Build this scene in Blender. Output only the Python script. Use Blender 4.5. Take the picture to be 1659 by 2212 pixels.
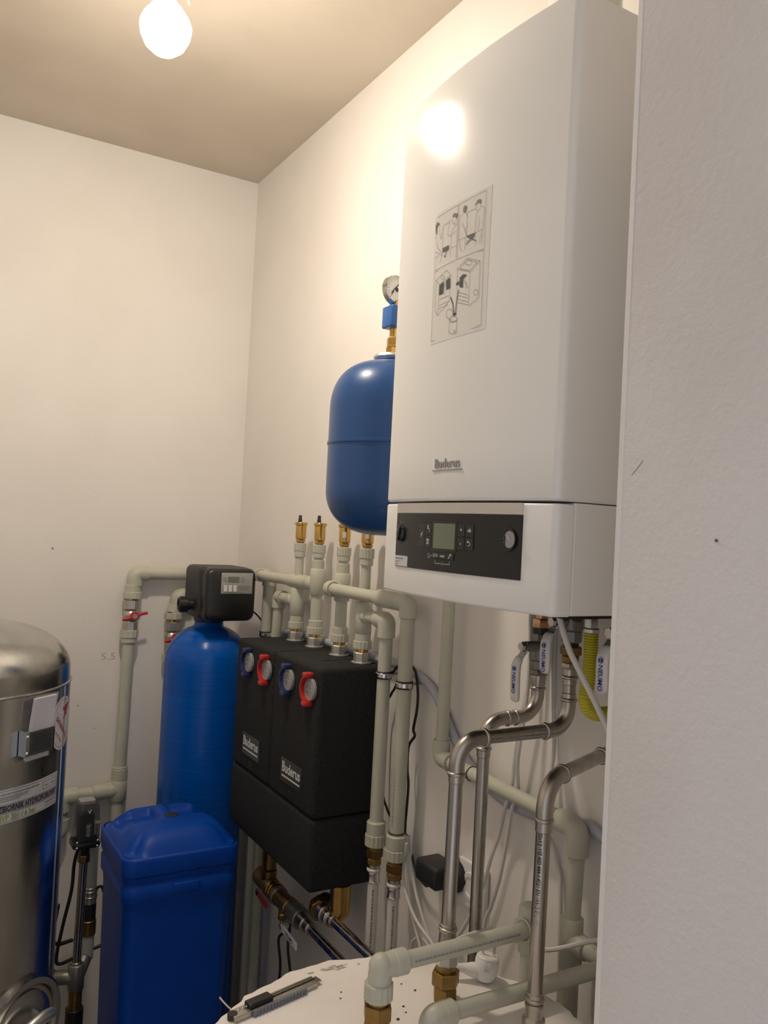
import bpy, math, random
import numpy as np
from mathutils import Vector, Matrix
for o in list(bpy.data.objects):
    bpy.data.objects.remove(o)
S = bpy.context.scene
COL = S.collection
rnd = random.Random(7)
R = math.radians
V = lambda *a: np.array(a, float)

# ---------------------------------------------------------------- camera, world, exposure
CAM_Z = 1.74
yaw, pitch, roll = R(30.25), R(1.27), R(2.88)
fw = V(math.sin(yaw)*math.cos(pitch), math.cos(yaw)*math.cos(pitch), math.sin(pitch))
rt = V(math.cos(yaw), -math.sin(yaw), 0)
up = np.cross(rt, fw)
rt, up = math.cos(roll)*rt+math.sin(roll)*up, -math.sin(roll)*rt+math.cos(roll)*up
cam = bpy.data.objects.new('camera', bpy.data.cameras.new('camera'))
COL.objects.link(cam)
cam.data.sensor_fit = 'HORIZONTAL'; cam.data.sensor_width = 36.0
cam.data.lens = 36.0*1797.0/1659.0
cam.data.clip_start = 0.02
cam.matrix_world = Matrix(((rt[0], up[0], -fw[0], 0), (rt[1], up[1], -fw[1], 0), (rt[2], up[2], -fw[2], CAM_Z), (0, 0, 0, 1)))
S.camera = cam
BULB_STRENGTH = 352.0
BULB_COLOR = (1.0, 0.87, 0.71, 1)
w = bpy.data.worlds.new('world'); S.world = w; w.use_nodes = True
w.node_tree.nodes['Background'].inputs[0].default_value = (0.88, 0.91, 1.0, 1)
w.node_tree.nodes['Background'].inputs[1].default_value = 0.74
S.view_settings.view_transform = 'Standard'; S.view_settings.look = 'None'
S.view_settings.gamma = 1.0; S.view_settings.use_curve_mapping = False
S.view_settings.exposure = 0.0

# ---------------------------------------------------------------- materials
def mat(name, col, rough=0.5, metal=0.0, noise=None, bump=None, coat=0.0, rnoise=None, spec=0.5, trans=0.0, alpha=1.0, emit=None):
    """noise=(scale, colour2, lo, hi), bump=(scale, strength, distance, stretch)"""
    m = bpy.data.materials.new(name); m.use_nodes = True
    nt = m.node_tree; b = nt.nodes['Principled BSDF']
    L = nt.links.new
    b.inputs['Base Color'].default_value = (*col, 1); b.inputs['Roughness'].default_value = rough
    b.inputs['Metallic'].default_value = metal; b.inputs['Specular IOR Level'].default_value = spec
    b.inputs['Coat Weight'].default_value = coat; b.inputs['Coat Roughness'].default_value = 0.06
    b.inputs['Transmission Weight'].default_value = trans; b.inputs['Alpha'].default_value = alpha
    if emit:
        b.inputs['Emission Color'].default_value = emit[0]; b.inputs['Emission Strength'].default_value = emit[1]
    tc = nt.nodes.new('ShaderNodeTexCoord')
    def nz(scale, detail=4, stretch=(1, 1, 1)):
        mp = nt.nodes.new('ShaderNodeMapping'); mp.inputs['Scale'].default_value = stretch
        L(tc.outputs['Object'], mp.inputs['Vector'])
        n = nt.nodes.new('ShaderNodeTexNoise'); n.inputs['Scale'].default_value = scale; n.inputs['Detail'].default_value = detail
        L(mp.outputs['Vector'], n.inputs['Vector']); return n
    if noise:
        n = nz(noise[0], 5, noise[4] if len(noise) > 4 else (1, 1, 1))
        r = nt.nodes.new('ShaderNodeMapRange'); r.inputs[1].default_value = noise[2]; r.inputs[2].default_value = noise[3]
        L(n.outputs['Fac'], r.inputs[0])
        mx = nt.nodes.new('ShaderNodeMixRGB'); mx.inputs[1].default_value = (*col, 1); mx.inputs[2].default_value = (*noise[1], 1)
        L(r.outputs[0], mx.inputs[0]); L(mx.outputs[0], b.inputs['Base Color'])
    if rnoise:
        n = nz(rnoise[0], 4, rnoise[3] if len(rnoise) > 3 else (1, 1, 1))
        r = nt.nodes.new('ShaderNodeMapRange'); r.inputs[1].default_value = .3; r.inputs[2].default_value = .7
        r.inputs[3].default_value = rnoise[1]; r.inputs[4].default_value = rnoise[2]
        L(n.outputs['Fac'], r.inputs[0]); L(r.outputs[0], b.inputs['Roughness'])
    if bump:
        n = nz(bump[0], 3, bump[3] if len(bump) > 3 else (1, 1, 1))
        bp = nt.nodes.new('ShaderNodeBump'); bp.inputs['Strength'].default_value = bump[1]; bp.inputs['Distance'].default_value = bump[2]
        L(n.outputs['Fac'], bp.inputs['Height']); L(bp.outputs['Normal'], b.inputs['Normal'])
    return m

M = {}
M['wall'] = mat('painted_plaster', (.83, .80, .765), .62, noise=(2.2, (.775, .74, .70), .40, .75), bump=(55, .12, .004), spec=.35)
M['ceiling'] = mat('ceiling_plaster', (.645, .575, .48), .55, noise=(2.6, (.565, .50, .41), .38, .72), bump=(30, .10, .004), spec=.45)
M['nib'] = mat('rough_plaster', (.78, .74, .71), .75, noise=(3.0, (.70, .655, .62), .4, .7), bump=(120, .28, .003), spec=.25)
M['floor'] = mat('floor_tile', (.30, .25, .20), .5, noise=(9, (.20, .165, .13), .35, .7))
M['white'] = mat('boiler_enamel', (.87, .87, .85), .15, spec=.5)
M['white_pl'] = mat('white_plastic', (.80, .79, .77), .38)
M['pencil'] = mat('pencil_grey', (.16, .15, .15), .8)
M['pencil_l'] = mat('faint_pencil', (.36, .34, .325), .8)
M['pp_print'] = mat('worn_pipe_print', (.30, .295, .25), .7)
M['silver'] = mat('silver_strip', (.62, .60, .57), .38, .55)
M['panel'] = mat('black_panel', (.018, .019, .021), .28, spec=.35)
M['panel_btn'] = mat('black_button', (.016, .017, .018), .22)
M['groove'] = mat('groove_black', (.004, .004, .004), .6)
M['lcd'] = mat('lcd_grey_green', (.17, .20, .145), .18)
M['print_w'] = mat('white_print', (.62, .62, .62), .5)
M['print_k'] = mat('black_print', (.03, .03, .035), .6)
M['print_g'] = mat('grey_print', (.22, .215, .21), .6)
M['print_r'] = mat('red_print', (.42, .012, .02), .5)
M['print_b'] = mat('blue_print', (.02, .06, .36), .5)
M['print_o'] = mat('olive_print', (.35, .36, .10), .5)
M['film'] = mat('clear_film', (.80, .785, .74), .12, coat=.4)
M['chrome'] = mat('chrome', (.72, .71, .69), .16, 1.0)
M['logo'] = mat('logo_metal', (.42, .42, .41), .32, .7)
M['pp'] = mat('grey_polypropylene', (.525, .525, .435), .42, noise=(14, (.48, .48, .395), .4, .7), spec=.45)
M['pp_d'] = mat('pp_joint_bead', (.46, .46, .375), .5)
M['brass'] = mat('brass', (.62, .40, .13), .24, 1.0, noise=(30, (.50, .30, .085), .4, .7), bump=(90, .05, .001))
M['brass_d'] = mat('old_brass', (.34, .225, .085), .42, 1.0, noise=(25, (.22, .14, .055), .35, .7))
M['copper'] = mat('copper_nut', (.62, .36, .24), .3, 1.0)
M['steel'] = mat('stainless_pipe', (.44, .42, .395), .24, 1.0, rnoise=(40, .2, .36, (1, 1, .15)))
M['steel_f'] = mat('stainless_fitting', (.50, .47, .43), .33, 1.0, noise=(22, (.40, .375, .34), .4, .7))
M['zinc'] = mat('zinc_nut', (.66, .67, .65), .38, .9, bump=(160, .1, .001))
M['nickel'] = mat('nickel_valve', (.52, .49, .44), .34, .85)
M['gunmetal'] = mat('grey_valve_body', (.255, .245, .225), .45, .75, bump=(150, .12, .001))
M['epp'] = mat('black_foam_shell', (.017, .0175, .018), .82, noise=(260, (.027, .0275, .028), .4, .65), bump=(420, .35, .0015), spec=.2)
M['black'] = mat('black_plastic', (.012, .012, .013), .36)
M['black_m'] = mat('black_matt_plastic', (.018, .018, .019), .5, bump=(300, .12, .001))
M['cable_k'] = mat('black_cable', (.010, .010, .011), .45)
M['cable_w'] = mat('white_cable', (.66, .645, .62), .45)
M['red'] = mat('red_plastic', (.50, .022, .02), .38)
M['navy'] = mat('navy_plastic', (.018, .032, .12), .38)
M['dial'] = mat('dial_grey', (.30, .30, .31), .25)
M['dial_w'] = mat('dial_white', (.72, .71, .69), .4)
M['glass_d'] = mat('smoky_cover', (.05, .05, .05), .12, alpha=.45)
M['vessel'] = mat('blue_lacquer', (.016, .074, .235), .33, coat=.12, spec=.4)
M['cube'] = mat('bright_blue_paint', (.012, .10, .36), .3, coat=.3)
M['soft'] = mat('blue_fibreglass', (.001, .095, .46), .22, coat=.0, spec=.28, noise=(12, (.001, .075, .39), .35, .7, (.4, .4, 14)), bump=(60, .22, .002, (.25, .25, 5)))
M['bin'] = mat('blue_polyethylene', (.001, .056, .37), .42, spec=.2, noise=(9, (.001, .047, .33), .4, .7), bump=(130, .06, .001))
M['galv'] = mat('galvanised_steel', (.50, .50, .485), .3, 1.0, noise=(7, (.33, .34, .34), .35, .68, (1, 1, .35)), rnoise=(6, .13, .34, (1, 1, .5)), bump=(45, .08, .003))
M['foam'] = mat('white_polystyrene', (.87, .825, .785), .8, noise=(7, (.79, .74, .69), .42, .75), bump=(180, .25, .002), spec=.25)
M['jacket'] = mat('white_jacket', (.70, .70, .69), .5)
M['dust'] = mat('grey_dust', (.56, .51, .455), .95)
M['grip'] = mat('grey_rubber_grip', (.16, .17, .20), .5)
M['hose'] = mat('blue_grey_hose', (.42, .45, .52), .3)
M['gas'] = mat('yellow_hose', (.56, .50, .035), .42)
M['pex'] = mat('white_pex', (.70, .69, .67), .38)
M['paper'] = mat('white_paper', (.70, .69, .74), .6)
M['label'] = mat('sticker_white', (.62, .62, .64), .4)
M['label_g'] = mat('sticker_grey', (.36, .35, .38), .4)
M['plate_g'] = mat('grey_face_plate', (.36, .355, .34), .35)
M['name_m'] = mat('metal_nameplate', (.20, .205, .21), .35, .8)
M['crack'] = mat('wall_crack', (.30, .27, .25), .9)
M['sleeve'] = mat('clear_sleeve', (.8, .8, .85), .1, alpha=.25)
M['bulb_up'] = mat('bulb_shoulder', (1, 1, 1), .5, emit=(BULB_COLOR, BULB_STRENGTH*.06))
M['bulb'] = mat('lit_bulb', (1, 1, 1), .5, emit=(BULB_COLOR, BULB_STRENGTH))

# ---------------------------------------------------------------- mesh builder
def unit(v): v = np.asarray(v, float); return v/np.linalg.norm(v)
def frame(ax):
    ax = unit(ax); t = V(0, 0, 1) if abs(ax[2]) < .9 else V(1, 0, 0)
    a = unit(np.cross(t, ax)); return a, np.cross(ax, a), ax

class MB:
    def __init__(s): s.v = []; s.f = []
    def add(s, vs, fs):
        o = len(s.v); s.v.extend([tuple(map(float, p)) for p in vs]); s.f.extend([tuple(o+i for i in f) for f in fs]); return s
    def loft(s, rings, cap0=True, cap1=True, closed=True):
        n = len(rings[0]); vs = [p for r in rings for p in r]; fs = []
        for k in range(len(rings)-1):
            for i in range(n if closed else n-1):
                j = (i+1) % n
                fs.append((k*n+i, k*n+j, (k+1)*n+j, (k+1)*n+i))
        if cap0: fs.append(tuple(range(n-1, -1, -1)))
        if cap1: fs.append(tuple((len(rings)-1)*n+i for i in range(n)))
        return s.add(vs, fs)
    def lathe(s, prof, o=(0, 0, 0), ax=(0, 0, 1), n=32, ph=0.0, cap0=True, cap1=True):
        a, b, c = frame(ax); o = np.asarray(o, float)
        return s.loft([[o+c*h+r*(a*math.cos(ph+2*math.pi*i/n)+b*math.sin(ph+2*math.pi*i/n)) for i in range(n)] for r, h in prof], cap0, cap1)
    def cyl(s, p0, p1, r, r1=None, n=24, ph=0.0):
        p0 = np.asarray(p0, float); p1 = np.asarray(p1, float); L = np.linalg.norm(p1-p0)
        return s.lathe([(r, 0), (r if r1 is None else r1, L)], p0, p1-p0, n, ph)
    def rcyl(s, p0, p1, r, b=.0015, n=28, ph=0.0):
        p0 = np.asarray(p0, float); p1 = np.asarray(p1, float); L = np.linalg.norm(p1-p0)
        return s.lathe([(r-b, 0), (r, b), (r, L-b), (r-b, L)], p0, p1-p0, n, ph)
    def tube(s, pts, r, n=14, caps=True):
        pts = [np.asarray(p, float) for p in pts]; rr = r if hasattr(r, '__len__') else [r]*len(pts)
        d = [unit(pts[min(i+1, len(pts)-1)]-pts[max(i-1, 0)]) for i in range(len(pts))]
        a, b, _ = frame(d[0]); rings = []
        for i, p in enumerate(pts):
            a = unit(a-d[i]*np.dot(a, d[i])); b = np.cross(d[i], a)
            rings.append([p+rr[i]*(a*math.cos(2*math.pi*k/n)+b*math.sin(2*math.pi*k/n)) for k in range(n)])
        return s.loft(rings, caps, caps)
    def torus(s, c, ax, RR, r, n=32, m=10):
        a, b, cc = frame(ax); c = np.asarray(c, float); vs = []; fs = []
        for i in range(n):
            t = 2*math.pi*i/n; e = a*math.cos(t)+b*math.sin(t)
            for k in range(m):
                q = 2*math.pi*k/m; vs.append(c+e*(RR+r*math.cos(q))+cc*r*math.sin(q))
        for i in range(n):
            for k in range(m):
                fs.append((i*m+k, ((i+1) % n)*m+k, ((i+1) % n)*m+(k+1) % m, i*m+(k+1) % m))
        return s.add(vs, fs)
    def sphere(s, c, r, sc=(1, 1, 1), n=24, m=14):
        c = np.asarray(c, float)
        return s.loft([[c+V(sc[0]*r*math.sin(t)*math.cos(2*math.pi*i/n), sc[1]*r*math.sin(t)*math.sin(2*math.pi*i/n), sc[2]*r*math.cos(t)) for i in range(n)]
                       for t in [math.pi-math.pi*(.02+.96*k/(m-1)) for k in range(m)]])
    def box(s, x0, x1, y0, y1, z0, z1):
        return s.add([(x0, y0, z0), (x1, y0, z0), (x1, y1, z0), (x0, y1, z0), (x0, y0, z1), (x1, y0, z1), (x1, y1, z1), (x0, y1, z1)],
                     [(0, 3, 2, 1), (4, 5, 6, 7), (0, 1, 5, 4), (1, 2, 6, 5), (2, 3, 7, 6), (3, 0, 4, 7)])
    def obox(s, c, ax, half):
        c = np.asarray(c, float); A = [np.asarray(a, float)*h for a, h in zip(ax, half)]
        q = [c+i*A[0]+j*A[1]+k*A[2] for k in (-1, 1) for i, j in ((-1, -1), (1, -1), (1, 1), (-1, 1))]
        return s.add(q, [(0, 3, 2, 1), (4, 5, 6, 7), (0, 1, 5, 4), (1, 2, 6, 5), (2, 3, 7, 6), (3, 0, 4, 7)])
    def rbox(s, x0, x1, y0, y1, z0, z1, b=.004, seg=3):
        """rounded box, every edge round"""
        cx, cy, hx, hy = (x0+x1)/2, (y0+y1)/2, (x1-x0)/2, (y1-y0)/2; rings = []
        for k in range(seg+1):
            t = math.pi/2*k/seg; i = b*(1-math.sin(t)); rings.append((z0+b*(1-math.cos(t)), i))
        rings += [(z1-(z-z0), i) for z, i in reversed(rings)]
        return s.loft([rrect(cx, cy, hx-i, hy-i, max(b-i, .0004)+.0006, z, seg+1) for z, i in rings])
    def build(s, name, m, parent=None, smooth=38, bevel=0):
        me = bpy.data.meshes.new(name)
        off = V(0, 0, 0)
        p = parent
        while p is not None: off = off+np.array(p.location); p = p.parent
        me.from_pydata([tuple(np.asarray(q)-off) for q in s.v], [], s.f)
        me.materials.append(M[m] if isinstance(m, str) else m)
        if smooth:
            me.polygons.foreach_set('use_smooth', [True]*len(me.polygons)); me.set_sharp_from_angle(angle=R(smooth))
        me.update()
        o = bpy.data.objects.new(name, me); COL.objects.link(o)
        if parent is not None: o.parent = parent
        if name in ('fine_print', 'pipe_print', 'smudge', 'line_drawing', 'label_rules'): o['kind'] = 'stuff'
        if bevel:
            bv = o.modifiers.new('bevel', 'BEVEL'); bv.width = bevel; bv.segments = 3; bv.limit_method = 'ANGLE'; bv.angle_limit = R(40)
        return o

def rrect(cx, cy, hx, hy, r, z, seg=4):
    r = min(r, hx*.98, hy*.98); pts = []
    for sx, sy, a0 in ((1, 1, 0), (-1, 1, 90), (-1, -1, 180), (1, -1, 270)):
        for k in range(seg+1):
            a = R(a0+90*k/seg); pts.append(V(cx+sx*(hx-r)+r*math.cos(a), cy+sy*(hy-r)+r*math.sin(a), z))
    return pts

def tag(o, label, cat, group=None, kind=None):
    if label: o['label'] = label
    if cat: o['category'] = cat
    if group: o['group'] = group
    if kind: o['kind'] = kind
    return o
def thing(name, loc, label, cat, group=None):
    o = bpy.data.objects.new(name, None); COL.objects.link(o); o.location = loc; o.empty_display_size = .05
    return tag(o, label, cat, group)
def struct(o): o['kind'] = 'structure'; return o
def dup(root, dloc, label=None):
    def cp(o, par):
        c = o.copy(); COL.objects.link(c); c.parent = par
        for ch in list(o.children): cp(ch, c)
        return c
    r = cp(root, None); r.location = Vector(root.location)+Vector(dloc)
    if label: r['label'] = label
    return r
def arc(c, d1, d2, rad, n=9):
    """points of a quarter bend between directions d1 and d2 leaving corner point c"""
    c = np.asarray(c, float); d1 = unit(d1); d2 = unit(d2); o = c+rad*(d1+d2)
    return [o-rad*(d2*math.cos(t)+d1*math.sin(t)) for t in [math.pi/2*k/n for k in range(n+1)]]
def spline(pts, sub=6):
    pts = [np.asarray(p, float) for p in pts]; P = [2*pts[0]-pts[1]]+pts+[2*pts[-1]-pts[-2]]; out = []
    for i in range(1, len(P)-2):
        for k in range(sub):
            t = k/sub; a, b, c, d = P[i-1], P[i], P[i+1], P[i+2]
            out.append(.5*((2*b)+(c-a)*t+(2*a-5*b+4*c-d)*t*t+(3*b-a-3*c+d)*t**3))
    return out+[pts[-1]]

# text as flat geometry: returns (verts in 2d, faces), centred on the origin
def text2d(txt, size, align='CENTER', bold=0.0, res=2):
    cu = bpy.data.curves.new('lettering', 'FONT'); cu.body = txt; cu.size = size; cu.align_x = align; cu.align_y = 'CENTER'
    cu.resolution_u = res; cu.offset = bold
    ob = bpy.data.objects.new('lettering', cu); COL.objects.link(ob)
    me = bpy.data.meshes.new_from_object(ob)
    vs = [(v.co.x, v.co.y) for v in me.vertices]; fs = [tuple(p.vertices) for p in me.polygons]
    bpy.data.objects.remove(ob); bpy.data.curves.remove(cu); bpy.data.meshes.remove(me)
    return vs, fs
def put2d(mb, vs, fs, fn, depth=0.0):
    """map flat shape through fn(u,v,height); depth>0 gives walls too"""
    if depth <= 0:
        return mb.add([fn(u, v, 0) for u, v in vs], fs)
    n = len(vs); allv = [fn(u, v, depth) for u, v in vs]+[fn(u, v, 0) for u, v in vs]; edges = {}
    for f in fs:
        for i in range(len(f)):
            a, b = f[i], f[(i+1) % len(f)]; edges[(a, b)] = edges.get((a, b), 0)+1
    sides = [(a, n+a, n+b, b) for a, b in edges if (b, a) not in edges]
    return mb.add(allv, list(fs)+sides)
def ribbon(pts, w):
    vs = []; fs = []
    for (a, b) in zip(pts[:-1], pts[1:]):
        a = np.array(a, float); b = np.array(b, float); d = b-a; L = np.linalg.norm(d)
        if L < 1e-9: continue
        d = d/L; nrm = V(-d[1], d[0])*w/2; o = len(vs); e = d*w*.35
        vs += [tuple(a-nrm-e), tuple(b-nrm+e), tuple(b+nrm+e), tuple(a+nrm-e)]; fs.append((o, o+1, o+2, o+3))
    return vs, fs
def disc2(c, r, n=16, r2=None): 
    r2 = r2 or r
    return [(c[0]+r*math.cos(2*math.pi*i/n), c[1]+r2*math.sin(2*math.pi*i/n)) for i in range(n)], [tuple(range(n))]
def dashes(mb, fn, u0, u1, v, h, seed=1, fill=.8):
    """rows of illegible fine print"""
    rr = random.Random(seed); u = u0
    while u < u1:
        wd = (.4+rr.random()*1.6)*h
        if u+wd > u1: break
        mb.add([fn(u, v-h/2, 0), fn(u+wd, v-h/2, 0), fn(u+wd, v+h/2, 0), fn(u, v+h/2, 0)], [(0, 1, 2, 3)]); u += wd+h*.35

# ---------------------------------------------------------------- the room
XW, YB, ZC = 1.09, 2.92, 3.006
wb = struct(MB().box(-.9, XW+.1, YB, YB+.1, 0, ZC).build('wall_back', 'wall', smooth=0))
wr = struct(MB().box(XW, XW+.1, .33, YB, 0, ZC).build('wall_right', 'wall', smooth=0))
struct(MB().box(-.9, -.8, .33, YB, 0, ZC).build('wall_left', 'wall', smooth=0))
struct(MB().box(-.8, -.30, .30, .63, 0, ZC).build('fill_blocker_wall', 'nib', smooth=0))  # unseen wall added to narrow the opening and cut the fill light
wn = struct(MB().box(.645, XW, .30, .63, 0, ZC).build('wall_front', 'nib', smooth=0, bevel=.006))
struct(MB().box(-.9, XW+.1, -.1, YB+.1, ZC, ZC+.1).build('ceiling', 'ceiling', smooth=0))
struct(MB().box(-.9, XW+.1, -1.2, YB+.1, -.08, 0).build('floor', 'floor', smooth=0))
MB().box(.6446, .6480, .6195, .6262, .001, ZC-.001).build('corner_bead', 'wall', wn, 0, .0006)  # corner bead; its lighter material also paints in the edge highlight
# pencil figures and scuffs on the plaster
mb = MB(); vs, fs = text2d('5,5', .034, bold=-.0006)
put2d(mb, vs, fs, lambda u, v, h: V(.645+u*1.25, YB-.0006, 1.263+v))
mb.build('pencil_figures', 'pencil_l', wb, 0)
for x, z, r in ((.446, 1.626, .0035), (.555, 1.103, .0025), (.612, 1.023, .002)):
    MB().cyl((x, YB-.001, z), (x, YB+.002, z), r, n=8).build('wall_hole', 'crack', wb, 0)
mb = MB(); vs, fs = ribbon([(.607, 1.8095), (.600, 1.816), (.593, 1.8235)], .0009)
put2d(mb, vs, fs, lambda u, v, h: V(.6447, u, v)); mb.build('scratch', 'crack', wn, 0)
MB().cyl((.644, .502, 1.746), (.647, .502, 1.746), .0016, n=8).build('wall_hole', 'pencil', wn, 0)
mb = MB()
for pts, wd in (([(1.474, 1.124), (1.472, 1.095), (1.477, 1.072), (1.473, 1.048)], .004), ([(1.232, 0.9484), (1.237, 0.9437)], .006), ([(1.218, 0.9674), (1.209, 0.9579)], .004), ([(0.9575, 0.9674), (0.9594, 0.9437)], .004), ([(0.9954, 0.9816), (1.002, 0.9579)], .003)):
    vs, fs = ribbon(pts, wd); put2d(mb, vs, fs, lambda u, v, h: V(XW-.0006, u, v))
mb.build('wall_scuff', 'crack', wr, 0)

# ---------------------------------------------------------------- ceiling bulb
BX, BY, BZ = .433, 1.761, 2.778
t = thing('pendant_bulb', (BX, BY, ZC), 'bare round lit bulb hanging from the ceiling on a short wire', 'light bulb')
MB().lathe([(.004, -.0565), (.024, -.0505), (.041, -.036), (.051, -.015), (.0535, .000)], (BX, BY, BZ), n=40).build('bulb_glass', 'bulb', t)
MB().lathe([(.0538, .0006), (.0538, .008), (.047, .024), (.034, .042), (.022, .056), (.0175, .062)], (BX, BY, BZ), n=40).build('bulb_shoulder', 'bulb_up', t)
MB().lathe([(.0155, .0605), (.018, .066), (.021, .072), (.021, .105), (.012, .116), (.005, .120)], (BX, BY, BZ), n=28).build('lamp_holder', 'white_pl', t)
MB().tube(spline([(BX, BY, BZ+.121), (BX+.004, BY, BZ+.16), (BX-.006, BY+.004, BZ+.215), (BX, BY, ZC+.001)]), .0032).build('flex_wire', 'cable_w', t)
MB().tube(spline([(BX-.015, BY-.005, BZ+.075), (BX+.0, BY-.028, BZ+.09), (BX+.03, BY-.03, BZ+.078), (BX+.042, BY-.02, BZ+.055)]), .0016, 8).build('loose_wire', 'cable_w', t)

# ---------------------------------------------------------------- boiler
BY0, BY1, BYC = .828, 1.272, 1.05
def sag(z): return .022-.003*max(0., (z-1.79)/.69)**1.5
def front(y, z): return .746-sag(z)*(1-((y-BYC)/.222)**2)
def plan(z, i=0.0, xb=1.0885, cr=.011, n=22):
    pts = []
    y0, y1 = BY0+i, BY1-i; c = max(cr-i, .004)
    fx = lambda y: front(y, z)+i
    pts.append(V(xb, y0, z)); x0 = fx(y0+c); pts.append(V(min(x0+c+.02, xb-.001), y0, z))
    for k in range(6):
        a = math.pi/2*k/5; pts.append(V(x0+c-c*math.sin(a), y0+c-c*math.cos(a), z))
    for k in range(1, n): 
        y = y0+c+(y1-y0-2*c)*k/n; pts.append(V(fx(y), y, z))
    x1 = fx(y1-c)
    for k in range(6):
        a = math.pi/2*(1-k/5); pts.append(V(x1+c-c*math.sin(a), y1-c+c*math.cos(a), z))
    pts.append(V(min(x1+c+.02, xb-.001), y1, z)); pts.append(V(xb, y1, z))
    return pts
def zs(z0, z1, b, n):
    out = [(z0+b*(1-math.cos(math.pi/2*k/3)), b*(1-math.sin(math.pi/2*k/3))) for k in range(4)]
    mid = [(z0+b+(z1-z0-2*b)*k/n, 0) for k in range(1, n)]
    return out+mid+[(z1-b*(1-math.cos(math.pi/2*(3-k)/3)), b*(1-math.sin(math.pi/2*(3-k)/3))) for k in range(4)]
boiler = thing('gas_boiler', (1.0885, BYC, 1.637), 'white wall-hung gas boiler with black control panel at its foot', 'boiler')
cover = MB().loft([plan(z, i) for z, i in zs(1.7905, 2.478, .005, 10)]).build('front_cover', 'white', boiler, 30)
flap = MB().loft([plan(z, i, .775) for z, i in zs(1.637, 1.7872, .004, 3)]).build('control_flap', 'white', boiler, 30)
MB().box(.777, 1.0885, BY0+.0006, BY1-.0006, 1.638, 1.7895).build('lower_casing', 'white', boiler, 0, .003)
MB().box(.78, 1.08, BY0+.012, BY1-.012, 1.633, 1.6385).build('bottom_plate', 'groove', boiler, 0)
for yy in (.845,):
    MB().box(.80, .812, yy-.002, yy+.004, 1.629, 1.636).build('bottom_clip', 'black', boiler, 0)

def bsurf(y, z, off=0.0): return V(front(y, z)-off, y, z)
def patch(y0, y1, z0, z1, off=.001, n=24, mb=None, r=0.0):
    mb = mb or MB(); o = []
    for k in range(n+1):
        y = y0+(y1-y0)*k/n; o.append((bsurf(y, z0, off), bsurf(y, z1, off), bsurf(y, z0, -.0008), bsurf(y, z1, -.0008)))
    vs = [p for q in o for p in q]; fs = []
    for k in range(n):
        a, b = 4*k, 4*(k+1)
        fs += [(a, a+1, b+1, b), (a+1, a+3, b+3, b+1), (a+2, a, b, b+2)]
    fs += [(0, 2, 3, 1), (4*n, 4*n+1, 4*n+3, 4*n+2)]
    return mb.add(vs, fs)
bfn = lambda yc, zc, off: (lambda u, v, h: bsurf(yc-u, zc+v, off+h))
def btext(txt, yc, zc, size, m, parent, off=.0022, bold=0, depth=0, name='lettering', sx=1.0):
    mb = MB(); vs, fs = text2d(txt, size, bold=bold); f = bfn(yc, zc, off)
    put2d(mb, vs, fs, lambda u, v, h: f(u*sx, v, h), depth); return mb.build(name, m, parent, 0)
def blines(lines, yc, zc, wd, m, parent, off=.0022, name='symbol', fills=()):
    mb = MB(); f = bfn(yc, zc, off)
    for l in lines:
        vs, fs = ribbon(l, wd); put2d(mb, vs, fs, f)
    for l in fills: put2d(mb, l, [tuple(range(len(l)))], f)
    return mb.build(name, m, parent, 0)

patch(.8855, 1.2145, 1.7712, 1.7872, .0016).build('silver_strip', 'silver', boiler, 30)
panel = patch(.8845, 1.2140, 1.6812, 1.7706, .0014).build('control_panel', 'panel', boiler, 30)
# rotary switch
k = MB().lathe([(.0155, 0), (.0155, .0012), (.0145, .0016), (.0125, .0010), (.0120, .0045), (.0110, .0050)], bsurf(1.1905, 1.7365, .0012), (-1, 0, 0), 32).build('power_knob', 'panel_btn', panel)
mb = MB(); c = bsurf(1.1905, 1.7365, .0072); mb.obox(c, (V(1, 0, 0), unit(V(0, 1, .25)), unit(V(0, -.25, 1))), (.0025, .0022, .0115)); mb.build('knob_ridge', 'panel_btn', panel, 0, .001)
btext('0', 1.1962, 1.7556, .0052, 'print_w', panel); btext('I', 1.1868, 1.7556, .0052, 'print_w', panel)
# display and keys
patch(1.0195, 1.0880, 1.7125, 1.7585, .0020).build('display_frame', 'panel_btn', panel, 30)
patch(1.0238, 1.0815, 1.7165, 1.7552, .0026).build('display', 'lcd', panel, 30)
for y0, y1, z0, z1 in ((1.1078, 1.1265, 1.7172, 1.7555), (1.0885, 1.1068, 1.7370, 1.7555), (1.0885, 1.1068, 1.7172, 1.7358), (1.0005, 1.0180, 1.7365, 1.7550), (.9800, .9990, 1.7365, 1.7550), (1.0005, 1.0180, 1.7172, 1.7352), (.9800, .9990, 1.7172, 1.7352),
                       (1.0636, 1.0822, 1.7008, 1.7103), (1.0452, 1.0630, 1.7008, 1.7103), (1.0250, 1.0446, 1.7008, 1.7103)):
    patch(y0-.0006, y1+.0006, z0-.0006, z1+.0006, .0016, 6).build('key_gap', 'groove', panel, 0)
    patch(y0, y1, z0, z1, .0024, 6).build('key', 'panel_btn', panel, 30)
btext('+', 1.0088, 1.7462, .0085, 'print_w', panel, .0028, .0002); btext('ok', .9892, 1.7462, .0080, 'print_w', panel, .0028, .0002)
btext('-', 1.0088, 1.7265, .0100, 'print_w', panel, .0028, .0003); btext('reset', 1.0540, 1.7054, .0062, 'print_w', panel, .0028, .00012)
ark = lambda c, r, a0, a1, n=8: [(c[0]+r*math.cos(R(a0+(a1-a0)*i/n)), c[1]+r*math.sin(R(a0+(a1-a0)*i/n))) for i in range(n+1)]
blines([ark((0, 0), .0030, -110, 120)], .9895, 1.7265, .0010, 'print_w', panel, .0028, 'return_symbol', [[(-.0042, .0026), (-.0008, .0050), (-.0008, .0006)]])
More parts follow.
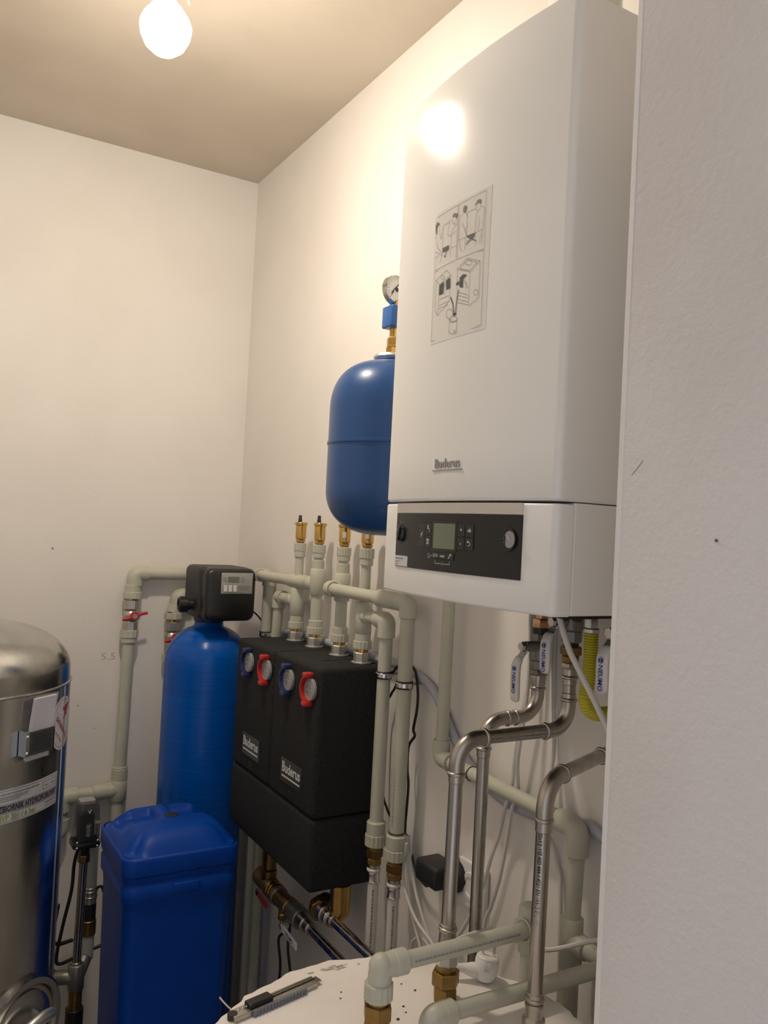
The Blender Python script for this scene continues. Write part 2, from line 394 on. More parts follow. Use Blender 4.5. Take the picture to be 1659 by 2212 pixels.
blines([[(-.003, .001), (.002, .001), (.004, -.004)], [(-.0012, .001), (-.0012, .0035)], [(-.003, .0045), (.0006, .0045)]], 1.0975, 1.7462, .0014, 'print_w', panel, .0028, 'tap_symbol')
blines([[(x, -.0038), (x, .0032)] for x in (-.0026, 0, .0026)]+[[(-.0042, .0032), (.003, .0032)], [(-.0026, -.0038), (.0026, -.0038)]], 1.0975, 1.7265, .0013, 'print_w', panel, .0028, 'radiator_symbol')
blines([[(-.003, -.004), (.000, .001), (.003, .005)], [(-.002, .003), (.001, -.002)], [(-.004, .000), (.002, .002)]], 1.1170, 1.7365, .0009, 'print_w', panel, .0028, 'heat_symbol')
blines([ark((-.005, 0), .0016, 0, 360), [(-.0018, -.003), (.0006, .003)]]+[[(.0036+.0024*math.cos(R(a)), .0024*math.sin(R(a))), (.0036-.0024*math.cos(R(a)), -.0024*math.sin(R(a)))] for a in (30, 90, 150)]
       + [[(-.005+.0022*math.cos(R(a)), .0022*math.sin(R(a))), (-.005+.0032*math.cos(R(a)), .0032*math.sin(R(a)))] for a in range(0, 360, 60)], 1.0725, 1.7055, .0006, 'print_w', panel, .0028, 'season_symbol')
blines([[(-.0028, -.0030), (.0014, .0012)], ark((.0022, .0020), .0016, -30, 240)], 1.0345, 1.7055, .0014, 'print_w', panel, .0028, 'spanner_symbol')
blines([[(-.0200, .0025), (-.0200, -.0022), (-.0030, -.0022)], [(.0030, -.0022), (.0200, -.0022), (.0200, .0025)], [(0, .0005), (.001, -.0025), (-.0008, -.0045)]], 1.0545, 1.6955, .0008, 'print_w', panel, .0020, 'bracket_symbol')
blines([ark((0, -.001), .0030, 150, 390), [(-.0030, .002), (.001, .0028)], [(.005, 0), (.0085, 0)]], 1.0930, 1.7048, .0009, 'print_w', panel, .0020, 'hand_symbol')
# pressure gauge let into the panel
g = MB().lathe([(.0165, 0), (.0165, .0012), (.0150, .0014), (.0146, .0004)], bsurf(.9090, 1.7362, .0012), (-1, 0, 0), 36).build('pressure_gauge', 'panel_btn', boiler)
MB().lathe([(.0118, 0), (.0118, .0006)], bsurf(.9062, 1.7362, .0018), (-1, 0, 0), 32).build('gauge_dial', 'dial', g)
blines([[(.0015, -.0012), (-.0052, .0062)]], .9062, 1.7362, .0011, 'print_w', g, .0030, 'needle')
blines([[(.0095*math.cos(R(a)), .0095*math.sin(R(a))), (.0108*math.cos(R(a)), .0108*math.sin(R(a)))] for a in range(-40, 230, 27)], .9062, 1.7362, .0006, 'print_w', g, .0028, 'scale')
# service sticker (fine print)
st = patch(1.1640, 1.2118, 1.6822, 1.6995, .0022, 8).build('service_sticker', 'label', boiler, 0)
mb = MB(); f = bfn(1.1879, 1.6909, .0026)
dashes(mb, f, -.0225, .010, .0042, .0016, 3); dashes(mb, f, -.0225, -.006, -.0008, .0012, 4); dashes(mb, f, -.0225, -.009, -.0052, .0012, 5)
mb.build('fine_print', 'print_g', st, 0)
# maker's name in relief
btext('Buderus', 1.0565, 1.8478, 0.0212, 'logo', boiler, .0004, .0001, .0012, 'maker_name', .98)
mb = MB(); fnl = bfn(1.0565, 1.8378, .0006); put2d(mb, [(-.0400, -.0009), (.0405, -.0009), (.0405, .0009), (-.0400, .0009)], [(0, 1, 2, 3)], fnl, .0012); mb.build('name_underline', 'logo', boiler, 0)
# instruction film with its line drawing
film = patch(.9790, 1.1230, 2.0425, 2.2560, .0004, 10).build('instruction_film', 'film', boiler, 30)
SHEET_LINES = [[(-671,1002),(-27,1016),(-6,148),(-637,131),(-671,1002)],[(5,1012),(677,1018),(697,137),(25,146),(5,1012)],[(-635,105),(690,122),(719,-998),(-625,-1019),(-635,105)],[(-549,863),(-549,781),(-561,734),(-595,713),(-634,744)],[(-523,711),(-479,610),(-456,691),(-426,794)],[(-644,715),(-655,648)],[(-608,597),(-562,483),(-434,372),(-405,314)],[(-642,442),(-517,389),(-437,336),(-456,234)],[(-633,338),(-491,363)],[(-427,807),(-418,374),(-218,356)],[(-427,807),(-257,812),(-226,833),(-205,839)],[(-173,596),(-175,241)],[(-152,860),(-163,790),(-131,743),(-78,746),(-45,803)],[(-35,733),(-115,677),(-185,612)],[(-238,837),(-287,641),(-256,593),(-182,580),(-67,614)],[(-164,373),(-25,371)],[(215,922),(224,805)],[(214,808),(239,741),(241,597),(194,563),(247,452)],[(122,837),(43,800),(34,658),(41,450),(130,245)],[(113,695),(195,551),(254,432)],[(42,444),(214,437),(220,245)],[(442,857),(436,812),(496,759),(550,777),(567,854)],[(576,805),(651,770),(650,654),(631,427),(628,231)],[(496,759),(462,722),(453,477),(429,419)],[(530,678),(549,556),(519,459)],[(521,441),(629,451)],[(484,316),(480,247)],[(598,390),(573,233)],[(233,821),(436,812)],[(234,815),(253,451)],[(250,368),(357,356),(469,391)],[(-561,-33),(-257,47),(-127,-59),(-128,-297),(-135,-466),(-458,-632),(-550,-538),(-561,-33)],[(-561,-33),(-458,-127),(-127,-59)],[(-458,-127),(-458,-632)],[(-423,-378),(-154,-377)],[(-426,-477),(-135,-466)],[(-433,-525),(-163,-521)],[(-309,-119),(-302,-331)],[(-287,-112),(-256,-342)],[(48,-11),(290,101),(620,-29),(633,-571),(399,-663)],[(48,-11),(386,-136),(620,-29)],[(386,-136),(387,-637)],[(48,-11),(82,-537),(387,-637)],[(121,-23),(293,71),(556,-31),(375,-109),(121,-23)],[(110,-387),(346,-475)],[(114,-436),(350,-523)],[(109,-495),(364,-585)],[(249,-239),(318,-374)],[(268,-232),(357,-371)],[(418,-2),(408,18),(385,38),(351,54),(314,63),(281,64),(259,55),(252,40),(262,20),(286,-1),(321,-17),(357,-26),(390,-26),(411,-18),(418,-2)],[(-306,-52),(-313,-38),(-329,-23),(-352,-12),(-377,-6),(-399,-6),(-414,-13),(-418,-25),(-411,-39),(-395,-54),(-372,-65),(-347,-71),(-325,-71),(-310,-64),(-306,-52)],[(610,-497),(603,-476),(586,-457),(563,-444),(538,-438),(516,-442),(502,-454),(497,-472),(505,-493),(522,-512),(545,-526),(570,-531),(591,-527),(606,-515),(610,-497)],[(114,-796),(102,-775),(71,-754),(28,-737),(-19,-727),(-61,-727),(-90,-737),(-99,-754),(-87,-775),(-56,-797),(-12,-814),(36,-823),(77,-822),(105,-813),(114,-796)],[(-15,-698),(-27,-661),(-54,-627),(-92,-604),(-133,-596),(-169,-604),(-193,-627),(-199,-661),(-186,-698),(-158,-732),(-119,-755),(-79,-763),(-43,-755),(-21,-731),(-15,-698)],[(-98,-766),(-92,-962)],[(114,-796),(120,-995)],[(-92,-962),(-86,-973),(-70,-985),(-45,-996),(-15,-1006),(18,-1013),(51,-1018),(80,-1019),(102,-1016),(116,-1010),(120,-1001)],[(99,-991),(95,-981),(86,-972),(73,-966),(59,-964),(47,-965),(38,-971),(36,-979),(40,-989),(49,-998),(62,-1004),(76,-1007),(89,-1005),(97,-999),(99,-991)],[(-95,-803),(13,-830),(116,-826)],[(493,-1018),(676,-1022)]]
SHEET_BOLD = [[(254,317),(484,439)],[(254,438),(484,316)],[(-96,-420),(-22,-539),(20,-717)],[(118,-353),(80,-513),(59,-713)],[(-265,388),(-327,287)],[(-658,865),(-639,745)]]
SHEET_FILL = [[(-659,878),(-627,918),(-578,910),(-549,863),(-586,868),(-619,840),(-627,741),(-648,760)],[(-164,876),(-124,912),(-38,892),(-23,845),(-62,808),(-99,868),(-152,860)],[(126,908),(153,947),(211,929),(208,882),(173,827),(131,852)],[(423,863),(484,927),(548,930),(571,871),(536,852),(504,897),(442,857)],[(-405,439),(-225,438),(-231,378),(-399,373)],[(-444,-149),(-321,-117),(-327,-301),(-441,-312)],[(-253,-121),(-146,-91),(-131,-260),(-228,-274)],[(133,-164),(220,-131),(217,-208),(217,-339),(134,-309)],[(220,-131),(311,-159),(217,-208)],[(36,-238),(106,-206),(120,-257),(49,-267)],[(-15,-692),(48,-705),(23,-744)],[(26,-688),(90,-707),(55,-739)],[(-352,306),(-300,286),(-340,272)],[(273,447),(436,444),(422,380),(346,377)]]
mb = MB(); f = bfn(1.06, 2.15, .0010)
for l in SHEET_LINES:
    vs, fs = ribbon([(a*1e-4, b*1e-4) for a, b in l], .00062); put2d(mb, vs, fs, f)
mb.build('line_drawing', 'print_g', film, 0)
for l in SHEET_BOLD:
    mb = MB(); vs, fs = ribbon([(a*1e-4, b*1e-4) for a, b in l], .0017); put2d(mb, vs, fs, bfn(1.06, 2.15, .0012)); mb.build('bold_stroke', 'print_k', film, 0)
for l in SHEET_FILL:
    mb = MB(); put2d(mb, [(a*1e-4, b*1e-4) for a, b in l], [tuple(range(len(l)))], bfn(1.06, 2.15, .0012)); mb.build('dark_shape', 'print_k', film, 0)
# flue
t = thing('flue_pipe', (.955, BYC, 2.4785), 'white flue pipe rising from the top of the boiler', 'flue pipe')
MB().lathe([(.085, 0), (.085, .05), (.080, .055), (.080, .09)], (.955, BYC, 2.4785), n=40).build('flue_collar', 'white', t)
MB().cyl((.955, BYC, 2.5685), (.955, BYC, ZC+.001), .0625, n=40).build('flue_duct', 'white', t)
MB().torus((.955, BYC, 2.60), (0, 0, 1), .0625, .004).build('seal_ring', 'white', t)
# cable loop hanging at the wall end
tag(MB().tube(spline([(.815, .70, ZC-.3), (.800, .70, 2.55), (.765, .70, 2.45), (.742, .70, 2.405), (.722, .70, 2.393), (.704, .70, 2.405), (.695, .70, 2.45), (.712, .695, 2.6), (.73, .69, ZC+.001)]), .0042).build('cable_loop', 'cable_k', None), 'dark cable hanging in a loop beside the white boiler', 'cable')

# ---------------------------------------------------------------- plumbing kit
def pipe(p0, p1, r, m, par, name='pipe', n=24): return MB().cyl(p0, p1, r, n=n).build(name, m, par)
def sleeve(p0, p1, r, m, par, name='socket', b=.0015, n=28): return MB().rcyl(p0, p1, r, b, n).build(name, m, par)
def hexnut(p0, p1, r, m, par, name='hex_nut', ph=.2, n=6):
    p0 = V(*p0); p1 = V(*p1); L = np.linalg.norm(p1-p0); b = min(.002, L*.2)
    return MB().lathe([(r*.93, 0), (r, b), (r, L-b), (r*.93, L)], p0, p1-p0, n, ph).build(name, m, par, 25)
def ribcollar(p0, p1, r, m, par, name='ribbed_collar', n=16):
    """socket with shallow flats and ribs around it"""
    p0 = V(*p0); p1 = V(*p1); L = np.linalg.norm(p1-p0); a, b, c = frame(p1-p0); rings = []
    for h, k in ((0, .94), (.0015, 1), (L-.0015, 1), (L, .94)):
        ring = []
        for i in range(n):
            for q, rr in ((0, 1.0), (.12, 1.03), (.24, 1.0), (.62, .985)):
                t = 2*math.pi*(i+q)/n; ring.append(p0+c*h+r*k*rr*(a*math.cos(t)+b*math.sin(t)))
        rings.append(ring)
    return MB().loft(rings).build(name, m, par, 28)
def ppelbow(c, d1, d2, r, par, leg=.030, m='pp', bend=.012):
    c = V(*c); d1 = unit(d1); d2 = unit(d2)
    a = arc(c, d1, d2, bend, 8)
    pts = [c+d1*leg]+a+[c+d2*leg]
    e = MB().tube(pts, r, 24).build('elbow', m, par, 50)
    for d in (d1, d2): MB().torus(c+d*leg, d, r-.0012, .0012, 28, 8).build('elbow_rim', m, e)
    return e
def pptee(p0, p1, c, d, r, par, leg=.030, m='pp', rb=None):
    mb = MB().rcyl(p0, p1, r, .002); c = V(*c); mb.rcyl(c, c+unit(d)*leg, rb or r*.96, .0015); return mb.build('tee', m, par, 50)
def union_to(par, x, y, z):           # faceted transition piece above a pump union
    pipe((x, y, z+.027), (x, y, z+.037), .0165, 'brass', par, 'brass_ring', 16)
    ribcollar((x, y, z+.036), (x, y, z+.057), .0232, 'pp', par)
    sleeve((x, y, z+.056), (x, y, z+.076), .0205, 'pp', par, 'socket')
def clamp(par, c, r, wall):
    c = V(*c)
    q = MB().rcyl(c-V(0, 0, .009), c+V(0, 0, .009), r+.003, .001).build('clamp_rubber', 'cable_k', par)
    MB().rcyl(c-V(0, 0, .0055), c+V(0, 0, .0055), r+.0045, .001).build('clamp_band', 'chrome', q)
    for s in (-1, 1): MB().box(c[0]-.004, c[0]+.004, c[1]+s*(r+.003)-.003, c[1]+s*(r+.003)+.006*s, c[2]-.0055, c[2]+.0055).build('clamp_ear', 'chrome', q, 0)
    MB().cyl(c+V(r+.004, 0, 0), V(wall, c[1], c[2]), .0035, n=10).build('clamp_stud', 'chrome', q)

# ---------------------------------------------------------------- pump groups and distributor
ZT = 1.400
def pump_group(y0, label, OFFS):
    y1 = y0+.2785
    t = thing('pump_group', (1.0, (y0+y1)/2, 1.036), label, 'pump group', 'black insulated pump groups')
    body = MB().rbox(.895, 1.085, y0, y1, 1.0365, ZT, .012, 4).build('foam_shell', 'epp', t, 40)
    for dy, m1 in ((.038, 'red'), (.1686, 'navy')):
        y = y0+dy; z = 1.344
        MB().lathe([(.0335, 0), (.0335, .0012)], (.8955, y, z), (-1, 0, 0), 30).build('dial_recess', 'groove', t)
        rg = MB(); nn = 20
        for xx in (.896, .876):
            for rr in (.0285, .0325):
                rg.v += [(xx, y+rr*math.cos(R(-100+200*k/nn)), z+rr*math.sin(R(-100+200*k/nn))) for k in range(nn+1)]
        m1_ = nn+1
        for a0, b0 in ((0, m1_), (m1_, 3*m1_), (3*m1_, 2*m1_), (2*m1_, 0)): rg.f += [(a0+k, a0+k+1, b0+k+1, b0+k) for k in range(nn)]
        rg.f += [(0, m1_, 3*m1_, 2*m1_), (nn, 2*m1_+nn, 3*m1_+nn, m1_+nn)]
        rg = rg.build('thermometer_ring', m1, t)
        for s in (-1, 1):
            MB().rbox(.872, .896, y-.008, y+.014, z+s*.035-.006, z+s*.035+.006, .003, 2).build('ring_tab', m1, rg)
        d = MB().lathe([(.0280, 0), (.0280, .007), (.0262, .0085), (.0255, .0078)], (.895, y, z), (-1, 0, 0), 36).build('thermometer_dial', 'dial', t)
        mb = MB()
        fd = lambda u, v, h: V(.8866, y-u, z+v)
        for l in ([(-.014, -.0005), (.017, -.001)], [(0, -.012), (0, .012)], [(.017*math.cos(R(a)), .017*math.sin(R(a))) for a in range(20, 160, 14)]):
            vs, fs = ribbon(l, .0012); put2d(mb, vs, fs, fd)
        mb.build('dial_marks', 'dial_w', d, 0)
    for dy, z, r in ((.117, 1.384, .0078), (.135, 1.062, .0078)):
        MB().lathe([(r, 0), (r, .0006)], (.8952, y0+dy, z), (-1, 0, 0), 20).build('peg_hole', 'groove', t)
    # recessed plate with the maker's name
    p = MB().box(.8936, .896, y0+.068, y0+.196, 1.082, 1.1425).build('name_plate', 'panel_btn', t, 0)
    mb = MB(); vs, fs = text2d('Buderus', .036, bold=.0006); put2d(mb, vs, fs, lambda u, v, h: V(.8933-h, y0+.132-u*.93, 1.1185+v*1.02), .0006); mb.build('maker_name', 'print_w', p, 0)
    mb = MB(); mb.box(.8928, .8934, y0+.078, y0+.187, 1.0945, 1.0985); mb.build('name_underline', 'print_w', p, 0)
    MB().box(.8930, .896, y0+.060, y0+.196, 1.080, 1.0813).build('plate_edge', 'epp', t, 0)
    # top: slot and two outlets
    MB().box(.955, 1.075, y0+.110, y0+.116, ZT-.001, ZT+.0008).build('top_slot', 'groove', t, 0)
    for yo in OFFS:
        y = y0+yo
        MB().lathe([(.030, 0), (.030, .0012)], (1.04, y+.0, ZT-.0004), (0, 0, 1), 28).build('outlet_hole', 'groove', t)
        MB().lathe([(.0265, 0), (.0265, .003), (.0215, .004)], (1.04, y, ZT), (0, 0, 1), 28).build('union_flange', 'zinc', t)
        hexnut((1.04, y, ZT+.003), (1.04, y, ZT+.028), .0212, 'zinc', t, 'union_nut', .3, 8)
    return t
OUT = dict(D=1.859, C=1.9855, B=2.1385, A=2.268)
pump_group(1.802, 'black pump group with dials, the one beside the two clamped grey pipes', (.057, .1835))
pump_group(2.0815, 'black pump group with dials, the one beside the tall blue cylinder', (.057, .1865))
t = thing('distributor_block', (.99, 2.081, .861), 'black insulated distributor block under the two pump groups', 'distributor')
MB().rbox(.895, 1.085, 1.802, 2.360, .861, 1.0345, .011, 4).build('foam_shell', 'epp', t, 40)
MB().box(1.0845, 1.0895, 1.87, 1.93, .89, 1.0).build('wall_bracket', 'zinc', t, 0)
MB().box(1.0845, 1.0895, 2.24, 2.30, .89, 1.0).build('wall_bracket', 'zinc', t, 0)

# ---------------------------------------------------------------- four risers
wx = 1.06
t = thing('riser_pipe', (1.04, OUT['A'], ZT+.028), 'grey plastic riser nearest the room corner, tee turned to a short elbow', 'pipe')
y = OUT['A']; union_to(t, 1.04, y, ZT)
pptee((1.04, y, 1.474), (1.04, y, 1.557), (1.04, y, 1.518), (0, 1, 0), .0215, t, .052)
pipe((1.04, y, 1.556), (1.04, y, 1.652), .0128, 'pp', t)
sleeve((1.04, y, 1.648), (1.04, y, 1.668), .0165, 'pp', t); ribcollar((1.04, y, 1.666), (1.04, y, 1.690), .0178, 'pp', t)
pipe((1.04, y+.05, 1.518), (1.04, y+.115, 1.518), .016, 'pp', t)
ppelbow((1.04, 2.407, 1.518), (0, -1, 0), (0, 0, -1), .0212, t, .034)
pipe((1.04, 2.407, 1.486), (1.045, 2.465, .9), .016, 'pp', t); pipe((1.045, 2.465, .902), (1.05, 2.48, .003), .016, 'pp', t)

t = thing('riser_pipe', (1.04, OUT['B'], ZT+.028), 'grey plastic riser with tee and long level arm towards the room corner', 'pipe')
y = OUT['B']; union_to(t, 1.04, y, ZT)
pipe((1.04, y, 1.475), (1.04, y, 1.549), .0162, 'pp', t)
pptee((1.04, y, 1.547), (1.04, y, 1.622), (1.04, y, 1.577), (0, 1, 0), .0218, t, .060)
sleeve((1.04, y, 1.620), (1.04, y, 1.646), .0172, 'pp', t); pipe((1.04, y, 1.645), (1.04, y, 1.653), .0135, 'pp', t)
sleeve((1.04, y, 1.652), (1.04, y, 1.668), .0172, 'pp', t); ribcollar((1.04, y, 1.666), (1.04, y, 1.690), .0185, 'pp', t)
MB().lathe([(.0205, 0), (.0205, .105), (.0165, .135), (.0165, .33)], (1.04, y+.06, 1.577), (-.05, 1, -.006), 28).build('level_arm', 'pp', t)
ppelbow((1.022, 2.545, 1.575), (0, -1, 0), (1, 0, 0), .0208, t, .020)
ppelbow((wx, 2.545, 1.575), (-1, 0, 0), (0, 0, -1), .0208, t, .034)
pipe((wx, 2.545, 1.545), (wx, 2.56, .88), .0165, 'pp', t); pipe((wx, 2.56, .882), (wx, 2.568, .003), .0165, 'pp', t)
clamp(t, (wx, 2.5495, 1.382), .0165, XW-.001)

t = thing('riser_pipe', (1.04, OUT['C'], ZT+.028), 'grey plastic riser whose front arm reaches the longer clamped down pipe', 'pipe')
y = OUT['C']; union_to(t, 1.04, y, ZT)
pipe((1.04, y, 1.475), (1.04, y, 1.549), .0158, 'pp', t)
pptee((1.04, y, 1.545), (1.04, y, 1.620), (1.04, y, 1.579), (-1, 0, 0), .0215, t, .030)
sleeve((1.04, y, 1.618), (1.04, y, 1.646), .0178, 'pp', t); pipe((1.04, y, 1.645), (1.04, y, 1.653), .0135, 'pp', t)
sleeve((1.04, y, 1.652), (1.04, y, 1.668), .0178, 'pp', t); ribcollar((1.04, y, 1.666), (1.04, y, 1.690), .0190, 'pp', t)
ppelbow((1.0, y, 1.579), (1, 0, 0), (0, -1, 0), .0208, t, .028)
MB().lathe([(.0158, 0), (.0158, .190), (.0215, .206), (.0215, .272), (.0208, .275), (.0208, .296)], (1.0, y-.026, 1.579), (.115, -1, -.018), 28).build('level_arm', 'pp', t)
ppelbow((1.035, 1.640, 1.573), (-.1, 1, 0), (0, 0, -1), .0214, t, .032)
p1x, p1y = 1.035, 1.643  # down pipe pushed back along the line of sight, scaled about the camera
pipe((p1x, 1.640, 1.545), (p1x, p1y, 1.04), .0172, 'pp', t, 'down_pipe')
clamp(t, (p1x, 1.6415, 1.385), .0172, XW-.001)
sleeve((p1x, p1y, 1.005), (p1x, p1y, 1.040), .0240, 'pp', t, 'socket', .003); ribcollar((p1x, p1y, .982), (p1x, p1y, 1.007), .0260, 'pp', t)
MB().torus((p1x, p1y, 1.044), (0, 0, 1), .0178, .0016).build('cable_tie', 'cable_k', t)
mb = MB(); dashes(mb, lambda u, v, h: V(p1x-.0175*math.cos(R(18)+v/.0172), p1y-.0175*math.sin(R(18)+v/.0172), 1.30-u), 0, .24, 0, .0042, 9); mb.build('pipe_print', 'pp_print', t, 0)

t = thing('riser_pipe', (1.04, OUT['D'], ZT+.028), 'grey plastic riser with short elbow into the shorter clamped down pipe', 'pipe')
y = OUT['D']; union_to(t, 1.04, y, ZT)
pptee((1.04, y, 1.474), (1.04, y, 1.556), (1.04, y, 1.521), (0, -1, 0), .0212, t, .030)
pipe((1.04, y, 1.555), (1.04, y, 1.652), .0128, 'pp', t)
sleeve((1.04, y, 1.648), (1.04, y, 1.668), .0170, 'pp', t); ribcollar((1.04, y, 1.666), (1.04, y, 1.692), .0190, 'pp', t)
pipe((1.04, y-.028, 1.521), (1.04, 1.765, 1.521), .0165, 'pp', t)
ppelbow((1.04, 1.743, 1.521), (0, 1, 0), (0, 0, -1), .0218, t, .040)
p2x, p2y = 1.04, 1.746
pipe((p2x, 1.743, 1.484), (p2x, p2y, 1.03), .0165, 'pp', t, 'down_pipe')
clamp(t, (p2x, 1.7437, 1.390), .0165, XW-.001)
sleeve((p2x, p2y, 1.004), (p2x, p2y, 1.037), .0228, 'pp', t, 'socket', .003); ribcollar((p2x, p2y, .978), (p2x, p2y, 1.006), .0250, 'pp', t)

# white floor-heating pipes below the two down pipes
def pexrun(x, y, z, label):
    t = thing('heating_pipe', (x, y, 0.001), label, 'pipe', 'white heating pipes with brass unions')
    pipe((x, y, z-.008), (x, y, z+.002), .0165, 'brass_d', t, 'brass_neck'); hexnut((x, y, z-.026), (x, y, z-.006), .0205, 'brass_d', t); hexnut((x, y, z-.042), (x, y, z-.027), .0185, 'brass_d', t, 'hex_nut', .6)
    sleeve((x, y, z-.052), (x, y, z-.042), .0150, 'steel_f', t, 'press_neck'); sleeve((x, y, z-.060), (x, y, z-.051), .0172, 'pex', t, 'white_ring', .003)
    MB().lathe([(.0150, 0), (.0162, .002), (.0145, .006), (.0150, .010), (.0142, .014), (.0150, .019), (.0160, .022), (.0150, .025)], (x, y, z-.085), n=28).build('press_sleeve', 'chrome', t)
    pipe((x, y, .001), (x, y, z-.084), .0132, 'pex', t)
    mb = MB(); dashes(mb, lambda u, v, h: V(x-.0134*math.cos(R(62)+v/.0134), y-.0134*math.sin(R(62)+v/.0134), z-.10-u), 0, .16, 0, .004, int(z*1000)); mb.build('pipe_print', 'print_g', t, 0)
    return t
pexrun(p1x, p1y, .980, 'white heating pipe under the longer clamped grey down pipe')
pexrun(p2x, p2y, .976, 'white heating pipe under the shorter clamped grey down pipe')

# ---------------------------------------------------------------- brass air vents
def air_vent(x, y, z, label):
    t = thing('air_vent', (x, y, z), label, 'air vent', 'brass air vents on the risers')
    MB().lathe([(.0110, -.002), (.0110, .004)], (x, y, z), n=20).build('thread', 'brass_d', t)
    hexnut((x, y, z+.003), (x, y, z+.013), .0140, 'brass', t)
    MB().lathe([(.0135, .0125), (.0158, .0145), (.0158, .052), (.0150, .054)], (x, y, z), n=32).build('float_body', 'brass', t)
    MB().lathe([(.0175, .053), (.0185, .054), (.0185, .0605), (.0175, .062)], (x, y, z), n=32).build('top_cap', 'brass', t)
    MB().lathe([(.0058, .0615), (.0058, .070), (.0052, .071), (.0046, .082), (.0040, .083)], (x-.002, y+.006, z), n=20).build('vent_cap', 'black', t)
    return t
vA = air_vent(1.04, OUT['A'], 1.690, 'brass air vent on the riser nearest the room corner')
def vent_copy(k, z, lab):
    return dup(vA, (0, OUT[k]-OUT['A'], z-1.690), lab)
vent_copy('B', 1.690, 'brass air vent above the long level arm')
for k, z, lab in (('C', 1.690, 'brass air vent with pale sticker, black cap just clear of the blue vessel'), ('D', 1.692, 'brass air vent with pale sticker, top hidden under the blue vessel')):
    v = vent_copy(k, z, lab)
    mb = MB(); a0 = R(232)
    for i in range(6):
        a = a0-R(12)+R(34)*i/5; e = V(math.cos(a), math.sin(a), 0)
        mb.v += [tuple(V(1.04, OUT[k], z+.025)+e*.0161), tuple(V(1.04, OUT[k], z+.041)+e*.0161)]
    mb.f = [(2*i, 2*i+2, 2*i+3, 2*i+1) for i in range(5)]
    mb.build('pale_sticker', 'label', v, 30)

# ---------------------------------------------------------------- expansion vessel
ex, ey = .946, 1.613  # vessel position, radius and heights shrunk about the camera to clear the wall
t = thing('expansion_vessel', (ex, ey, 1.735), 'dark blue expansion vessel with pressure gauge partly behind the boiler', 'expansion vessel')
er = .1380
prof = [(.004, 1.729)]+[(er*math.sin(R(a))**.72, 1.828-.100*math.cos(R(a))**.95) for a in range(6, 90, 6)]+[(er, 1.831), (er, 1.925), (er+.0022, 1.926), (er+.0022, 1.932), (er, 1.933), (er, 2.009)]
prof += [(er*math.cos(R(a))**.62, 2.011+.108*math.sin(R(a))) for a in range(6, 80, 6)]+[(.040, 2.12)]
MB().lathe([(r, z) for r, z in prof], (ex, ey, 0), n=64).build('vessel_shell', 'vessel', t, 60)
MB().lathe([(.038, 2.119), (.043, 2.122), (.046, 2.128), (.043, 2.134), (.030, 2.135)], (ex, ey, 0), n=36).build('neck_flange', 'zinc', t)
hexnut((ex, ey, 2.135), (ex, ey, 2.153), .0185, 'brass', t); hexnut((ex, ey, 2.154), (ex, ey, 2.175), .0185, 'brass', t, 'hex_nut', .7); pipe((ex, ey, 2.174), (ex, ey, 2.197), .0125, 'brass', t, 'brass_neck')
MB().rbox(ex-.0235, ex+.0235, ey-.0235, ey+.0235, 2.196, 2.245, .004).build('blue_valve_block', 'cube', t)
pipe((ex, ey, 2.244), (ex, ey, 2.258), .0085, 'brass', t, 'brass_neck')
gn = unit(V(.22, -.97, .05)); gc = V(ex-.003, ey+.004, 2.284)
gb = MB().lathe([(.030, -.010), (.0335, -.007), (.0335, .006), (.0318, .008), (.0300, .0050)], gc, gn, 40, cap1=False).build('gauge_case', 'chrome', t)
MB().lathe([(.0300, .0), (.0300, .0055)], gc, gn, 36).build('gauge_face', 'dial_w', gb)
a, b, c = frame(gn)
hz = unit(np.cross(V(0, 0, 1), gn)); vz = np.cross(gn, hz)
mb = MB(); fg = lambda u, v, h: gc+gn*.0062+hz*u+vz*v
for l in ([(-.016, -.009), (.012, .020)], [(-.016, -.014), (-.010, -.006)]):
    vs, fs = ribbon(l, .0022); put2d(mb, vs, fs, fg)
for aa in range(-45, 226, 15):
    vs, fs = ribbon([(.024*math.cos(R(aa)), .024*math.sin(R(aa))), (.0275*math.cos(R(aa)), .0275*math.sin(R(aa)))], .0010); put2d(mb, vs, fs, fg)
vs, fs = disc2((0, 0), .0055); put2d(mb, vs, fs, fg)
mb.build('gauge_marks', 'print_k', gb, 0)
MB().box(gc[0]-.009, gc[0]+.009, gc[1]-.006, gc[1]+.006, 2.251, 2.262).build('gauge_foot', 'black', gb, 0)
MB().box(1.075, 1.0895, ey-.02, ey+.02, 1.855, 2.0).build('wall_bracket', 'zinc', t, 0)
MB().tube(spline([(ex+.01, ey-.02, 1.728), (ex+.05, ey-.04, 1.716), (ex+.142, ey-.05, 1.702)]), .007).build('support_strut', 'black', t)

